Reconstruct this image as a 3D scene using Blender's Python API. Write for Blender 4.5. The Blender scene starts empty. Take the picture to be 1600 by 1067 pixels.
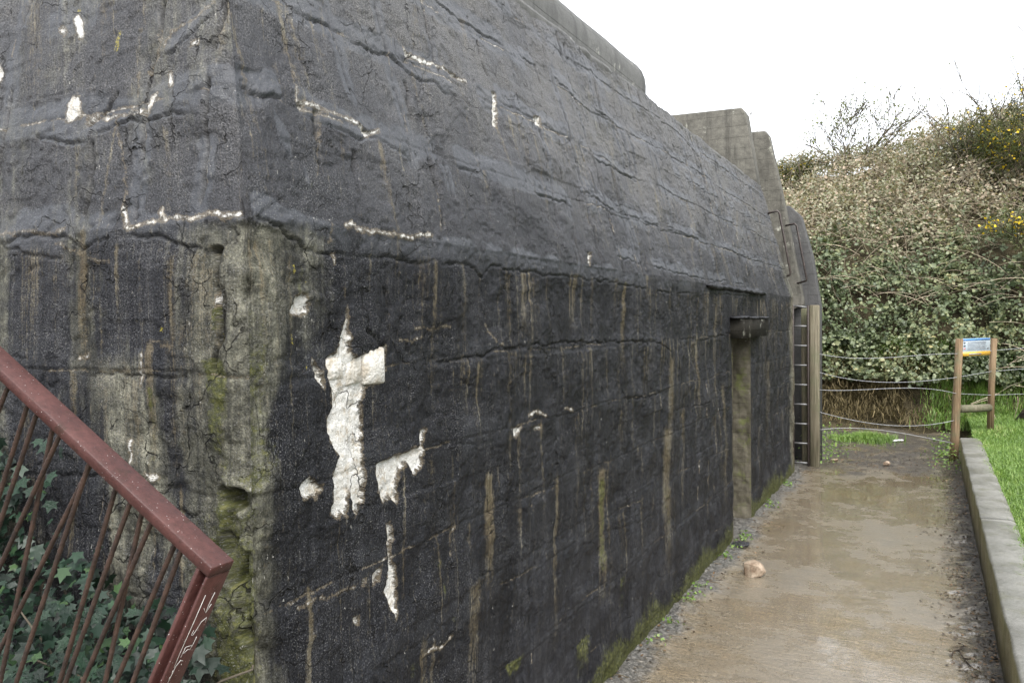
import bpy, math, random
import numpy as np
from mathutils import Vector, Matrix

# ------------------------------------------------------------------ camera, sky, sun, exposure
scene = bpy.context.scene
EYE = Vector((0.0, 0.0, 2.1))
YAW, PITCH, ROLL, FOCAL = math.radians(26.78), math.radians(-1.243), math.radians(-0.676), 1294.5
fw = Vector((-math.sin(YAW) * math.cos(PITCH), math.cos(YAW) * math.cos(PITCH), math.sin(PITCH)))
rt = Vector((math.cos(YAW), math.sin(YAW), 0))
up = rt.cross(fw)
rt, up = math.cos(ROLL) * rt + math.sin(ROLL) * up, -math.sin(ROLL) * rt + math.cos(ROLL) * up
cam_data = bpy.data.cameras.new('camera')
cam_data.sensor_width = 36.0
cam_data.lens = FOCAL / 1600 * 36
cam_data.clip_start = 0.05
cam_data.clip_end = 2000
cam = bpy.data.objects.new('camera', cam_data)
m = Matrix((rt, up, -fw)).transposed().to_4x4()
m.translation = EYE
cam.matrix_world = m
scene.collection.objects.link(cam)
scene.camera = cam

SUN_EL, SUN_AZ = math.radians(50), math.radians(142)      # azimuth measured from +Y towards +X
world = bpy.data.worlds.new('World')
scene.world = world
world.use_nodes = True
wn = world.node_tree.nodes
wl = world.node_tree.links
wn.clear()
sky = wn.new('ShaderNodeTexSky')
sky.sky_type = 'NISHITA'
sky.sun_disc = False
sky.sun_elevation = SUN_EL
sky.sun_rotation = SUN_AZ
sky.air_density = 1.0
sky.dust_density = 6.0
sky.ozone_density = 1.0
hs = wn.new('ShaderNodeHueSaturation')          # an even cloud layer: hardly any blue left
hs.inputs['Saturation'].default_value = 0.30
wl.new(sky.outputs[0], hs.inputs['Color'])
bg = wn.new('ShaderNodeBackground')
bg.inputs['Strength'].default_value = 0.15
cloud = wn.new('ShaderNodeMix')                 # closed cloud deck, even in every direction
cloud.data_type = 'RGBA'
cloud.inputs[0].default_value = 0.6
cloud.inputs[7].default_value = (4.6, 4.75, 5.0, 1)
wl.new(hs.outputs[0], cloud.inputs[6])
wl.new(cloud.outputs[2], bg.inputs['Color'])
wo = wn.new('ShaderNodeOutputWorld')
wl.new(bg.outputs[0], wo.inputs['Surface'])

sd = bpy.data.lights.new('sun', 'SUN')
sd.energy = 0.8
sd.angle = math.radians(25)
sd.color = (1.0, 0.98, 0.95)
sun = bpy.data.objects.new('sun', sd)
sdir = Vector((math.sin(SUN_AZ) * math.cos(SUN_EL), math.cos(SUN_AZ) * math.cos(SUN_EL), math.sin(SUN_EL)))
sun.rotation_euler = sdir.to_track_quat('Z', 'Y').to_euler()
sun.location = (6, 4, 12)
scene.collection.objects.link(sun)

scene.render.engine = 'CYCLES'
scene.view_settings.view_transform = 'Standard'
scene.view_settings.look = 'None'
scene.view_settings.gamma = 1
scene.view_settings.use_curve_mapping = False
scene.view_settings.exposure = 1.82

# ------------------------------------------------------------------ helpers
COL = scene.collection
rng = np.random.default_rng(7)
random.seed(7)


def tag(o, label=None, cat=None, group=None, kind=None):
    if label: o['label'] = label
    if cat: o['category'] = cat
    if group: o['group'] = group
    if kind: o['kind'] = kind
    return o


def empty(name, loc, label, cat, group=None):
    o = bpy.data.objects.new(name, None)
    o.location = loc
    o.empty_display_size = 0.2
    COL.objects.link(o)
    return tag(o, label, cat, group)


def adopt(o, parent):
    """parent keeping the child's geometry where its coordinates say (world coordinates)"""
    o.parent = parent
    w = Matrix.Translation(parent.location) if parent.parent is None else parent_world(parent)
    o.matrix_parent_inverse = w.inverted()
    return o


def parent_world(o):
    mm = o.matrix_basis.copy()
    if o.parent is not None:
        mm = parent_world(o.parent) @ o.matrix_parent_inverse @ mm
    return mm


def mesh_np(name, co, faces, smooth=True):
    """co (n,3) array; faces: array (m,k) or list of such arrays with different k"""
    me = bpy.data.meshes.new(name)
    fl = faces if isinstance(faces, list) else [faces]
    fl = [np.asarray(f, dtype=np.int32) for f in fl if len(f)]
    co = np.asarray(co, dtype=np.float32)
    me.vertices.add(len(co))
    me.vertices.foreach_set('co', co.ravel())
    nl = sum(f.size for f in fl)
    nf = sum(len(f) for f in fl)
    me.loops.add(nl)
    me.loops.foreach_set('vertex_index', np.concatenate([f.ravel() for f in fl]))
    me.polygons.add(nf)
    tot = np.concatenate([np.full(len(f), f.shape[1], dtype=np.int32) for f in fl])
    st = np.concatenate([[0], np.cumsum(tot)[:-1]]).astype(np.int32)
    me.polygons.foreach_set('loop_start', st)
    me.update(calc_edges=True)
    me.validate()
    if smooth:
        me.polygons.foreach_set('use_smooth', np.ones(nf, dtype=bool))
    return me


def link(name, me, mat, parent=None):
    o = bpy.data.objects.new(name, me)
    COL.objects.link(o)
    if mat is not None and not len(me.materials):
        me.materials.append(mat)
    if parent is not None:
        adopt(o, parent)
    return o


def add_attr(me, name, arr):
    a = me.attributes.new(name, 'FLOAT_COLOR', 'POINT')
    a.data.foreach_set('color', np.ascontiguousarray(arr, dtype=np.float32).ravel())


def add_float(me, name, arr):
    a = me.attributes.new(name, 'FLOAT', 'POINT')
    a.data.foreach_set('value', np.ascontiguousarray(arr, dtype=np.float32).ravel())


class MB:
    """collects simple solids into one mesh"""
    def __init__(self):
        self.v = []; self.q = []; self.t = []

    def _add(self, vs):
        b = len(self.v); self.v.extend([tuple(x) for x in vs]); return b

    def box(self, a, b, bev=0.0, mat=None, jit=0.0):
        (x0, y0, z0), (x1, y1, z1) = a, b
        bev = min(bev, (x1 - x0) / 2.01, (y1 - y0) / 2.01, (z1 - z0) / 2.01)
        if bev <= 0:
            vs = [Vector((x, y, z)) for z in (z0, z1) for y in (y0, y1) for x in (x0, x1)]
            if jit: vs = [v + Vector((random.uniform(-jit, jit), random.uniform(-jit, jit), random.uniform(-jit, jit))) for v in vs]
            if mat: vs = [mat @ v for v in vs]
            k = self._add(vs)
            self.q += [[k + i for i in f] for f in ((0, 2, 3, 1), (4, 5, 7, 6), (0, 1, 5, 4), (2, 6, 7, 3), (0, 4, 6, 2), (1, 3, 7, 5))]
            return
        vs = []; idx = {}
        for ix, iy, iz in [(x, y, z) for x in (0, 1) for y in (0, 1) for z in (0, 1)]:
            jx = Vector((random.uniform(-jit, jit), random.uniform(-jit, jit), random.uniform(-jit, jit))) if jit else Vector()
            for ax in range(3):
                p = [(x0, x1)[ix], (y0, y1)[iy], (z0, z1)[iz]]
                s = [(1, -1)[ix], (1, -1)[iy], (1, -1)[iz]]
                for o in range(3):
                    if o != ax: p[o] += s[o] * bev
                idx[(ix, iy, iz, ax)] = len(vs); v = Vector(p) + jx
                vs.append(mat @ v if mat else v)
        k = self._add(vs)
        I = lambda *a_: k + idx[a_]
        for s in (0, 1):
            f = [I(s, 0, 0, 0), I(s, 1, 0, 0), I(s, 1, 1, 0), I(s, 0, 1, 0)]; self.q.append(f if s else f[::-1])
            f = [I(0, s, 0, 1), I(0, s, 1, 1), I(1, s, 1, 1), I(1, s, 0, 1)]; self.q.append(f if s else f[::-1])
            f = [I(0, 0, s, 2), I(1, 0, s, 2), I(1, 1, s, 2), I(0, 1, s, 2)]; self.q.append(f if s else f[::-1])
        for a_ in (0, 1):
            for b_ in (0, 1):
                fl = (a_ ^ b_)
                f = [I(a_, b_, 0, 0), I(a_, b_, 0, 1), I(a_, b_, 1, 1), I(a_, b_, 1, 0)]; self.q.append(f[::-1] if fl else f)
                f = [I(a_, 0, b_, 0), I(a_, 1, b_, 0), I(a_, 1, b_, 2), I(a_, 0, b_, 2)]; self.q.append(f[::-1] if fl else f)
                f = [I(0, a_, b_, 1), I(0, a_, b_, 2), I(1, a_, b_, 2), I(1, a_, b_, 1)]; self.q.append(f[::-1] if fl else f)
                for c_ in (0, 1):
                    f = [I(a_, b_, c_, 0), I(a_, b_, c_, 1), I(a_, b_, c_, 2)]; self.t.append(f)

    def tube(self, pts, r, n=6, cap=True):
        pts = [Vector(p) for p in pts]
        rs = r if hasattr(r, '__len__') else [r] * len(pts)
        prev = None; rings = []
        for i, p in enumerate(pts):
            d = (pts[min(i + 1, len(pts) - 1)] - pts[max(i - 1, 0)])
            d = d.normalized() if d.length > 1e-9 else Vector((0, 0, 1))
            if prev is None:
                a = d.orthogonal().normalized()
            else:
                a = prev - d * prev.dot(d)
                a = a.normalized() if a.length > 1e-6 else d.orthogonal().normalized()
            prev = a; b = d.cross(a)
            k = self._add([p + rs[i] * (math.cos(2 * math.pi * j / n) * a + math.sin(2 * math.pi * j / n) * b) for j in range(n)])
            rings.append(k)
        for k0, k1 in zip(rings, rings[1:]):
            for j in range(n):
                self.q.append([k0 + j, k0 + (j + 1) % n, k1 + (j + 1) % n, k1 + j])
        if cap:
            for k, fl in ((rings[0], True), (rings[-1], False)):
                for j in range(1, n - 1):
                    f = [k, k + j, k + j + 1]
                    self.t.append(f[::-1] if fl else f)

    def prism(self, poly, axis, lo, hi):
        """extrude a convex-ish polygon of 2-D points along an axis (0,1,2)"""
        def P(u, w, c):
            return [(c, u, w), (u, c, w), (u, w, c)][axis]
        n = len(poly)
        k = self._add([P(u, w, lo) for u, w in poly] + [P(u, w, hi) for u, w in poly])
        for j in range(n):
            self.q.append([k + j, k + (j + 1) % n, k + n + (j + 1) % n, k + n + j])
        for j in range(1, n - 1):
            self.t.append([k, k + j + 1, k + j]); self.t.append([k + n, k + n + j, k + n + j + 1])

    def mesh(self, name, smooth=False):
        fs = []
        if self.q: fs.append(np.array(self.q))
        if self.t: fs.append(np.array(self.t))
        me = mesh_np(name, np.array(self.v), fs, smooth)
        import bmesh
        bm = bmesh.new(); bm.from_mesh(me)
        bmesh.ops.recalc_face_normals(bm, faces=bm.faces)
        bm.to_mesh(me); bm.free()
        return me

    def build(self, name, mat, parent=None, smooth=False):
        return link(name, self.mesh(name, smooth), mat, parent)


# ---- numpy value noise
_LAT = rng.random((256, 256)).astype(np.float32)


def vnoise(x, y, seed=0):
    x = np.asarray(x, dtype=np.float64) + seed * 17.31; y = np.asarray(y, dtype=np.float64) + seed * 5.77
    xi = np.floor(x).astype(np.int64); yi = np.floor(y).astype(np.int64)
    fx = x - xi; fy = y - yi
    fx = fx * fx * (3 - 2 * fx); fy = fy * fy * (3 - 2 * fy)
    a = _LAT[xi % 256, yi % 256]; b = _LAT[(xi + 1) % 256, yi % 256]
    c = _LAT[xi % 256, (yi + 1) % 256]; d = _LAT[(xi + 1) % 256, (yi + 1) % 256]
    return (a * (1 - fx) + b * fx) * (1 - fy) + (c * (1 - fx) + d * fx) * fy


def fbm(x, y, oct=4, seed=0, gain=0.5):
    s = 0; amp = 1; tot = 0
    for o in range(oct):
        s = s + amp * vnoise(x * 2 ** o, y * 2 ** o, seed + o * 3)
        tot += amp; amp *= gain
    return s / tot          # 0..1


def sstep(a, b, x):
    t = np.clip((x - a) / (b - a), 0, 1)
    return t * t * (3 - 2 * t)


# ---- material node helper
class Mat:
    def __init__(self, name):
        self.m = bpy.data.materials.new(name); self.m.use_nodes = True
        self.t = self.m.node_tree; self.n = self.t.nodes; self.l = self.t.links
        self.n.clear()
        self.out = self.n.new('ShaderNodeOutputMaterial')
        self.b = self.n.new('ShaderNodeBsdfPrincipled')
        self.l.new(self.b.outputs[0], self.out.inputs['Surface'])
        self._pos = None

    def put(self, sock, v):
        if isinstance(v, bpy.types.NodeSocket): self.l.new(v, sock)
        elif isinstance(v, (tuple, list)) and len(v) == 3 and sock.type == 'RGBA': sock.default_value = (*v, 1)
        else: sock.default_value = v

    def pos(self):
        if self._pos is None:
            g = self.n.new('ShaderNodeNewGeometry'); self._pos = g.outputs['Position']
        return self._pos

    def obj(self):
        return self.n.new('ShaderNodeTexCoord').outputs['Object']

    def sc(self, v, s):
        nd = self.n.new('ShaderNodeVectorMath'); nd.operation = 'MULTIPLY'
        self.put(nd.inputs[0], v); nd.inputs[1].default_value = s
        return nd.outputs[0]

    def noise(self, scale, detail=4, rough=0.55, vec=None, dist=0.0):
        nd = self.n.new('ShaderNodeTexNoise')
        nd.inputs['Scale'].default_value = scale; nd.inputs['Detail'].default_value = detail
        nd.inputs['Roughness'].default_value = rough; nd.inputs['Distortion'].default_value = dist
        self.put(nd.inputs['Vector'], vec if vec is not None else self.pos())
        return nd.outputs['Fac']

    def voro(self, scale, vec=None, feature='F1', out='Distance', rand=1.0):
        nd = self.n.new('ShaderNodeTexVoronoi'); nd.feature = feature
        nd.inputs['Scale'].default_value = scale; nd.inputs['Randomness'].default_value = rand
        self.put(nd.inputs['Vector'], vec if vec is not None else self.pos())
        return nd.outputs[out]

    def math(self, op, a, b=0.0, c=0.0, clamp=False):
        nd = self.n.new('ShaderNodeMath'); nd.operation = op; nd.use_clamp = clamp
        self.put(nd.inputs[0], a); self.put(nd.inputs[1], b)
        if op in ('MULTIPLY_ADD',): self.put(nd.inputs[2], c)
        return nd.outputs[0]

    def rng(self, v, a, b, lo=0.0, hi=1.0, smooth=True):
        nd = self.n.new('ShaderNodeMapRange')
        nd.interpolation_type = 'SMOOTHSTEP' if smooth else 'LINEAR'
        self.put(nd.inputs[0], v)
        for i, x in enumerate((a, b, lo, hi)): self.put(nd.inputs[i + 1], x)
        return nd.outputs[0]

    def mix(self, f, a, b, mode='MIX'):
        nd = self.n.new('ShaderNodeMix'); nd.data_type = 'RGBA'; nd.blend_type = mode
        self.put(nd.inputs[0], f); self.put(nd.inputs[6], a); self.put(nd.inputs[7], b)
        return nd.outputs[2]

    def mixf(self, f, a, b):
        nd = self.n.new('ShaderNodeMix'); nd.data_type = 'FLOAT'
        self.put(nd.inputs[0], f); self.put(nd.inputs[2], a); self.put(nd.inputs[3], b)
        return nd.outputs[0]

    def ramp(self, f, stops):
        nd = self.n.new('ShaderNodeValToRGB')
        e = nd.color_ramp.elements
        e[0].position, e[0].color = stops[0][0], (*stops[0][1], 1)
        e[1].position, e[1].color = stops[-1][0], (*stops[-1][1], 1)
        for p, c in stops[1:-1]:
            x = e.new(p); x.color = (*c, 1)
        self.put(nd.inputs[0], f)
        return nd.outputs[0]

    def attr(self, name):
        nd = self.n.new('ShaderNodeAttribute'); nd.attribute_name = name
        return nd

    def sep(self, v):
        nd = self.n.new('ShaderNodeSeparateXYZ'); self.put(nd.inputs[0], v); return nd.outputs

    def bump(self, h, dist=0.005, strength=1.0, normal=None):
        nd = self.n.new('ShaderNodeBump'); nd.inputs['Distance'].default_value = dist
        nd.inputs['Strength'].default_value = strength
        self.put(nd.inputs['Height'], h)
        if normal is not None: self.put(nd.inputs['Normal'], normal)
        return nd.outputs[0]

    def fin(self, col=None, rough=None, normal=None, spec=None, metal=None):
        if col is not None: self.put(self.b.inputs['Base Color'], col)
        if rough is not None: self.put(self.b.inputs['Roughness'], rough)
        if normal is not None: self.put(self.b.inputs['Normal'], normal)
        if spec is not None: self.put(self.b.inputs['Specular IOR Level'], spec)
        if metal is not None: self.put(self.b.inputs['Metallic'], metal)
        return self.m


# ------------------------------------------------------------------ materials
def mat_bitumen(name='bitumen_coated_concrete', masks=True):
    M = Mat(name)
    P = M.attr('wallco').outputs['Vector'] if masks else M.pos()
    M._pos = P
    big = M.noise(0.9, 4, 0.6)
    mid = M.noise(5.0, 5, 0.65)
    fine = M.noise(48, 4, 0.7)
    grit = M.noise(150, 3, 0.75)
    st1 = M.noise(1.0, 4, 0.6, M.sc(P, (7, 7, 0.35)))
    st2 = M.noise(1.0, 4, 0.7, M.sc(P, (34, 34, 0.8)))
    st3 = M.noise(1.0, 3, 0.7, M.sc(P, (120, 120, 2.4)))
    def dev(v, k): return M.math('MULTIPLY', M.math('SUBTRACT', v, 0.5), k)
    wear_tone = M.math('ADD', 0.5, M.math('ADD', dev(big, 0.55), dev(mid, 0.55)))
    wear_tone = M.math('ADD', wear_tone, dev(grit, 0.45))
    runs = M.math('ADD', M.math('ADD', dev(st1, 0.5), dev(st2, 0.75)), dev(st3, 0.55))
    if masks:
        a1 = M.attr('masks'); a2 = M.attr('marks')
        s1 = M.sep(a1.outputs['Color']); white, tan, moss = s1[0], s1[1], s1[2]; bare = a1.outputs['Alpha']
        s2 = M.sep(a2.outputs['Color']); lich, felt, crack = s2[0], s2[1], s2[2]; height_tone = a2.outputs['Alpha']
        lowz = M.rng(M.sep(P)[2], 2.46, 2.30)
        wear_tone = M.math('ADD', wear_tone, M.math('MULTIPLY', runs, M.mixf(lowz, 0.35, 0.85)))
        wear_tone = M.math('ADD', wear_tone, height_tone)
    else:
        wear_tone = M.math('ADD', wear_tone, M.math('MULTIPLY', runs, 0.4))
    col = M.ramp(wear_tone, [(0.12, (0.0045, 0.0046, 0.0056)), (0.40, (0.0088, 0.0092, 0.0113)), (0.60, (0.0190, 0.0195, 0.0225)), (0.80, (0.040, 0.040, 0.0425)), (1.0, (0.078, 0.076, 0.074))])
    g = M.rng(grit, 0.36, 0.66, 0.38, 1.7)
    col = M.mix(1.0, col, g, 'MULTIPLY')
    rough = M.rng(mid, 0.35, 0.65, 0.46, 0.70)
    if masks:
        fcol = M.mix(mid, (0.028, 0.031, 0.037), (0.058, 0.063, 0.073))
        fm = M.rng(M.math('ADD', felt, M.math('ADD', dev(mid, 0.9), dev(fine, 0.5))), 0.38, 0.66)
        fm = M.math('MULTIPLY', fm, M.mixf(lowz, 0.58, 0.08))
        col = M.mix(fm, col, fcol)
        # bare concrete
        bfac = M.rng(M.math('ADD', bare, M.math('ADD', dev(M.noise(9, 6, 0.72), 1.3), dev(st2, 0.9))), 0.15, 1.0)
        bcol = M.ramp(M.math('ADD', M.math('MULTIPLY', mid, 0.5), M.math('MULTIPLY', fine, 0.5)), [(0.3, (0.026, 0.026, 0.020)), (0.5, (0.082, 0.080, 0.061)), (0.68, (0.18, 0.172, 0.135))])
        bcol = M.mix(1.0, bcol, M.rng(grit, 0.3, 0.7, 0.55, 1.45), 'MULTIPLY')
        bcol = M.mix(1.0, bcol, M.rng(st2, 0.32, 0.68, 0.72, 1.25), 'MULTIPLY')
        bcol = M.mix(1.0, bcol, M.rng(M.noise(11, 6, 0.75), 0.36, 0.64, 0.55, 1.4), 'MULTIPLY')
        bcol = M.mix(1.0, bcol, M.rng(st1, 0.35, 0.65, 0.6, 1.3), 'MULTIPLY')
        col = M.mix(bfac, col, bcol)
        # run-off streaks, tan to brown
        tf = M.math('MULTIPLY', M.rng(M.math('ADD', tan, M.math('ADD', dev(st3, 2.0), dev(fine, 1.6))), 0.14, 0.92), 0.78)
        tcol = M.ramp(M.math('ADD', M.math('MULTIPLY', mid, 0.6), M.math('MULTIPLY', st3, 0.4)), [(0.35, (0.050, 0.034, 0.018)), (0.5, (0.10, 0.082, 0.050)), (0.65, (0.18, 0.165, 0.125))])
        tcol = M.mix(1.0, tcol, M.rng(grit, 0.3, 0.7, 0.55, 1.45), 'MULTIPLY')
        col = M.mix(tf, col, tcol)
        # moss and algae
        mf = M.rng(M.math('ADD', moss, M.math('ADD', dev(M.noise(30, 5, 0.75), 1.6), dev(M.noise(5, 3, 0.6), 1.3))), 0.36, 0.85)
        mcol = M.ramp(M.noise(60, 3), [(0.35, (0.018, 0.021, 0.006)), (0.55, (0.052, 0.056, 0.015)), (0.75, (0.12, 0.115, 0.04))])
        col = M.mix(M.math('MULTIPLY', mf, 0.85), col, mcol)
        lf = M.rng(M.math('ADD', lich, dev(M.noise(85, 3, 0.75), 3.0)), 0.75, 1.15)
        col = M.mix(lf, col, (0.20, 0.17, 0.035))
        col = M.mix(M.math('MULTIPLY', crack, 0.75), col, (0.006, 0.0055, 0.005))
        # flakes of lime, mostly drawn out downwards
        chipn = M.math('MULTIPLY', M.noise(1.0, 3, 0.6, M.sc(P, (95, 95, 48))), M.rng(M.noise(6, 5, 0.8), 0.42, 0.75, 0.82, 1.16))
        chip = M.rng(chipn, 0.650, 0.70)
        col = M.mix(M.math('MULTIPLY', chip, 0.6), col, (0.36, 0.35, 0.32))
        spk = M.rng(M.noise(190, 2, 0.6), 0.56, 0.66)
        col = M.mix(M.math('MULTIPLY', spk, M.rng(mid, 0.4, 0.62, 0.15, 0.6)), col, (0.17, 0.17, 0.168))
        edge = M.math('ADD', white, dev(M.noise(40, 6, 0.8), 1.7))
        wf = M.rng(edge, 0.46, 0.66)
        halo = M.rng(edge, 0.28, 0.50)
        col = M.mix(M.math('MULTIPLY', halo, 0.5), col, (0.17, 0.135, 0.085))
        wcol = M.ramp(M.math('ADD', M.math('MULTIPLY', M.noise(13, 5, 0.75), 0.6), M.math('MULTIPLY', fine, 0.4)), [(0.36, (0.20, 0.155, 0.10)), (0.43, (0.36, 0.33, 0.28)), (0.50, (0.47, 0.46, 0.43)), (0.66, (0.56, 0.555, 0.54))])
        col = M.mix(wf, col, wcol)
        rough = M.mixf(wf, rough, 0.85)
        rough = M.mixf(fm, rough, 0.45)
    h = M.math('ADD', M.math('MULTIPLY', grit, 0.8), M.math('MULTIPLY', fine, 0.7))
    pits = M.math('MULTIPLY', M.rng(M.voro(40), 0.17, 0.05, 0, 1), M.rng(mid, 0.5, 0.6))
    h = M.math('SUBTRACT', h, M.math('MULTIPLY', pits, 1.0))
    if masks:
        h = M.math('MULTIPLY', h, M.math('SUBTRACT', 1.0, M.math('MULTIPLY', fm, 0.6)))
        h = M.math('ADD', h, M.math('MULTIPLY', wf, M.math('MULTIPLY', M.noise(38, 4, 0.75), 2.6)))
    # small tears and hairline cracks in the skin
    wp = M.n.new('ShaderNodeVectorMath'); wp.operation = 'ADD'
    nv = M.n.new('ShaderNodeTexNoise'); nv.inputs['Scale'].default_value = 11; nv.inputs['Detail'].default_value = 3
    M.put(nv.inputs['Vector'], P)
    M.l.new(M.sc(nv.outputs['Color'], (.15, .15, .15)), wp.inputs[0]); M.put(wp.inputs[1], P)
    ck = M.voro(4.2, M.sc(wp.outputs[0], (1.5, 1, 1.0)), 'DISTANCE_TO_EDGE')
    ckm = M.math('MULTIPLY', M.rng(ck, 0.016, 0.005), M.rng(M.noise(2.7, 3, 0.7), 0.47, 0.60))
    col = M.mix(M.math('MULTIPLY', ckm, 0.85), col, (0.005, 0.0048, 0.0045))
    h = M.math('SUBTRACT', h, M.math('MULTIPLY', ckm, 1.8))
    nrm = M.bump(h, 0.007, 0.85)
    spec = M.mixf(lowz, 0.30, 0.14) if masks else 0.3
    if masks: spec = M.mixf(fm, spec, 0.42)
    return M.fin(col, rough, nrm, spec)


def mat_concrete(name, dark, light, stain, scale=1.0, rough=0.8, moss=0.0):
    M = Mat(name); P = M.pos()
    a = M.noise(1.6 * scale, 6, 0.65); b = M.noise(14 * scale, 6, 0.7); g = M.noise(170 * scale, 3, 0.7)
    st = M.noise(1.0, 5, 0.65, M.sc(P, (7, 7, 0.8)))
    f = M.math('ADD', M.math('MULTIPLY', a, 0.45), M.math('MULTIPLY', b, 0.55))
    col = M.ramp(f, [(0.30, dark), (0.68, light)])
    col = M.mix(M.rng(st, 0.48, 0.7, 0, 0.75), col, stain)
    col = M.mix(1.0, col, M.rng(g, 0.3, 0.7, 0.7, 1.25), 'MULTIPLY')
    lic = M.rng(M.math('ADD', M.noise(5.5, 6, 0.8), M.math('MULTIPLY', M.noise(1.3, 2), 0.35)), 0.80, 0.88)
    col = M.mix(M.math('MULTIPLY', lic, 0.6), col, (0.42, 0.42, 0.36))
    if moss:
        mf = M.rng(M.noise(6, 6, 0.75), 0.62 - 0.2 * moss, 0.78 - 0.2 * moss)
        col = M.mix(M.math('MULTIPLY', mf, 0.8), col, (0.075, 0.085, 0.022))
    board = M.rng(M.math('FRACT', M.math('MULTIPLY', M.sep(P)[2], 6.5)), 0.0, 0.06, 0.0, 1.0)
    h = M.math('ADD', M.math('MULTIPLY', b, 0.8), M.math('ADD', M.math('MULTIPLY', g, 0.4), M.math('MULTIPLY', board, 0.5)))
    return M.fin(col, rough, M.bump(h, 0.006, 0.8), 0.35)


def mat_simple(name, c1, c2, scale=20, rough=0.6, spec=0.4, metal=0.0, bump=0.002, bscale=None, vec=None, det=5):
    M = Mat(name)
    v = M.sc(M.pos(), vec) if vec else None
    n = M.noise(scale, det, 0.65, v)
    n2 = M.noise(bscale or scale * 5, 3, 0.6, v)
    col = M.mix(M.rng(n, 0.3, 0.7), c1, c2)
    return M.fin(col, M.rng(n2, 0.3, 0.7, max(0.05, rough - 0.1), min(1, rough + 0.1)), M.bump(n2, bump, 0.8), spec, metal)


def mat_leaf(name, stops, rough=0.4, spec=0.5, trans=0.25):
    M = Mat(name)
    r = M.attr('rnd').outputs['Fac']
    n = M.noise(1.3, 3, 0.6)
    f = M.math('ADD', M.math('MULTIPLY', r, 0.62), M.math('MULTIPLY', M.rng(n, 0.3, 0.7), 0.40))
    col = M.ramp(f, stops)
    M.fin(col, rough, None, spec)
    if trans:
        tr = M.n.new('ShaderNodeBsdfTranslucent'); M.put(tr.inputs['Color'], M.mix(1.0, col, (1.5, 1.6, 0.9), 'MULTIPLY'))
        mx = M.n.new('ShaderNodeMixShader'); mx.inputs[0].default_value = trans
        M.l.new(M.b.outputs[0], mx.inputs[1]); M.l.new(tr.outputs[0], mx.inputs[2])
        M.l.new(mx.outputs[0], M.out.inputs['Surface'])
    return M.m


def mat_path():
    M = Mat('wet_muddy_concrete'); P = M.pos(); x, y, z = M.sep(P)
    big = M.noise(0.8, 5, 0.6, M.sc(P, (1, 0.8, 1)))
    mid = M.noise(4.0, 6, 0.7)
    fine = M.noise(45, 5, 0.7); grit = M.noise(190, 3, 0.7)
    rip = M.noise(1.0, 4, 0.6, M.sc(P, (4.5, 17, 1)), 0.8)       # broom marks across the path
    rip2 = M.noise(1.0, 3, 0.6, M.sc(P, (14, 46, 1)), 0.6)
    mud = M.math('ADD', M.math('MULTIPLY', big, 0.7), M.math('ADD', M.math('MULTIPLY', mid, 0.3), M.math('MULTIPLY', rip, 0.14)))
    col = M.ramp(mud, [(0.40, (0.140, 0.124, 0.098)), (0.56, (0.150, 0.124, 0.086)), (0.72, (0.160, 0.118, 0.068))])
    col = M.mix(1.0, col, M.rng(rip, 0.3, 0.7, 0.90, 1.10), 'MULTIPLY')
    # gritty grey margins: along the bunker and along the kerb, and the muddy end
    wob = M.math('MULTIPLY', M.math('SUBTRACT', M.noise(2.2, 5, 0.65), 0.5), 0.55)
    lm = M.rng(M.math('ADD', x, wob), -1.44, -1.60)
    gcol = M.ramp(M.math('ADD', M.math('MULTIPLY', M.sep(M.voro(75, out='Color'))[0], 0.45), M.math('ADD', M.math('MULTIPLY', fine, 0.3), M.math('MULTIPLY', grit, 0.25))), [(0.25, (0.022, 0.021, 0.017)), (0.5, (0.062, 0.059, 0.051)), (0.68, (0.135, 0.128, 0.115))])
    col = M.mix(lm, col, gcol)
    wob2 = M.math('MULTIPLY', M.math('SUBTRACT', M.noise(5.5, 6, 0.75), 0.5), 0.85)
    rm = M.rng(M.math('ADD', x, wob2), 0.12, 0.34)
    em = M.rng(M.math('ADD', y, M.math('MULTIPLY', M.math('SUBTRACT', M.noise(2.5, 6, 0.75), 0.5), 5)), 11.9, 12.8)
    mudm = M.math('MAXIMUM', rm, M.math('MULTIPLY', em, M.rng(M.noise(3.1, 6, 0.75), 0.36, 0.52)))
    dcol = M.ramp(fine, [(0.35, (0.014, 0.012, 0.009)), (0.55, (0.04, 0.034, 0.026)), (0.7, (0.11, 0.09, 0.065))])
    col = M.mix(M.math('MULTIPLY', mudm, 0.92), col, dcol)
    col = M.mix(1.0, col, M.rng(grit, 0.32, 0.68, 0.6, 1.4), 'MULTIPLY')
    col = M.mix(1.0, col, M.rng(fine, 0.3, 0.7, 0.75, 1.25), 'MULTIPLY')
    film = M.rng(M.math('ADD', M.math('MULTIPLY', big, 0.6), M.math('MULTIPLY', mid, 0.4)), 0.44, 0.54)
    dry = M.math('MAXIMUM', lm, mudm)
    rough = M.mixf(dry, M.rng(film, 0, 1, 0.36, 0.07), M.rng(fine, 0.35, 0.65, 0.35, 0.75))
    h = M.math('ADD', M.math('MULTIPLY', rip, 1.0), M.math('ADD', M.math('MULTIPLY', rip2, 0.6), M.math('MULTIPLY', fine, 0.55)))
    h = M.math('ADD', h, M.math('MULTIPLY', dry, M.math('ADD', M.math('MULTIPLY', fine, 1.6), M.math('MULTIPLY', grit, 0.8))))
    M.put(M.b.inputs['Coat Weight'], M.math('MULTIPLY', M.math('SUBTRACT', 1.0, dry), M.rng(film, 0, 1, 0.5, 1.0)))
    M.put(M.b.inputs['Coat Roughness'], M.rng(film, 0, 1, 0.24, 0.05)); M.put(M.b.inputs['Coat IOR'], 1.36)
    return M.fin(col, rough, M.bump(h, 0.010, 0.7), 0.6)


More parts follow.
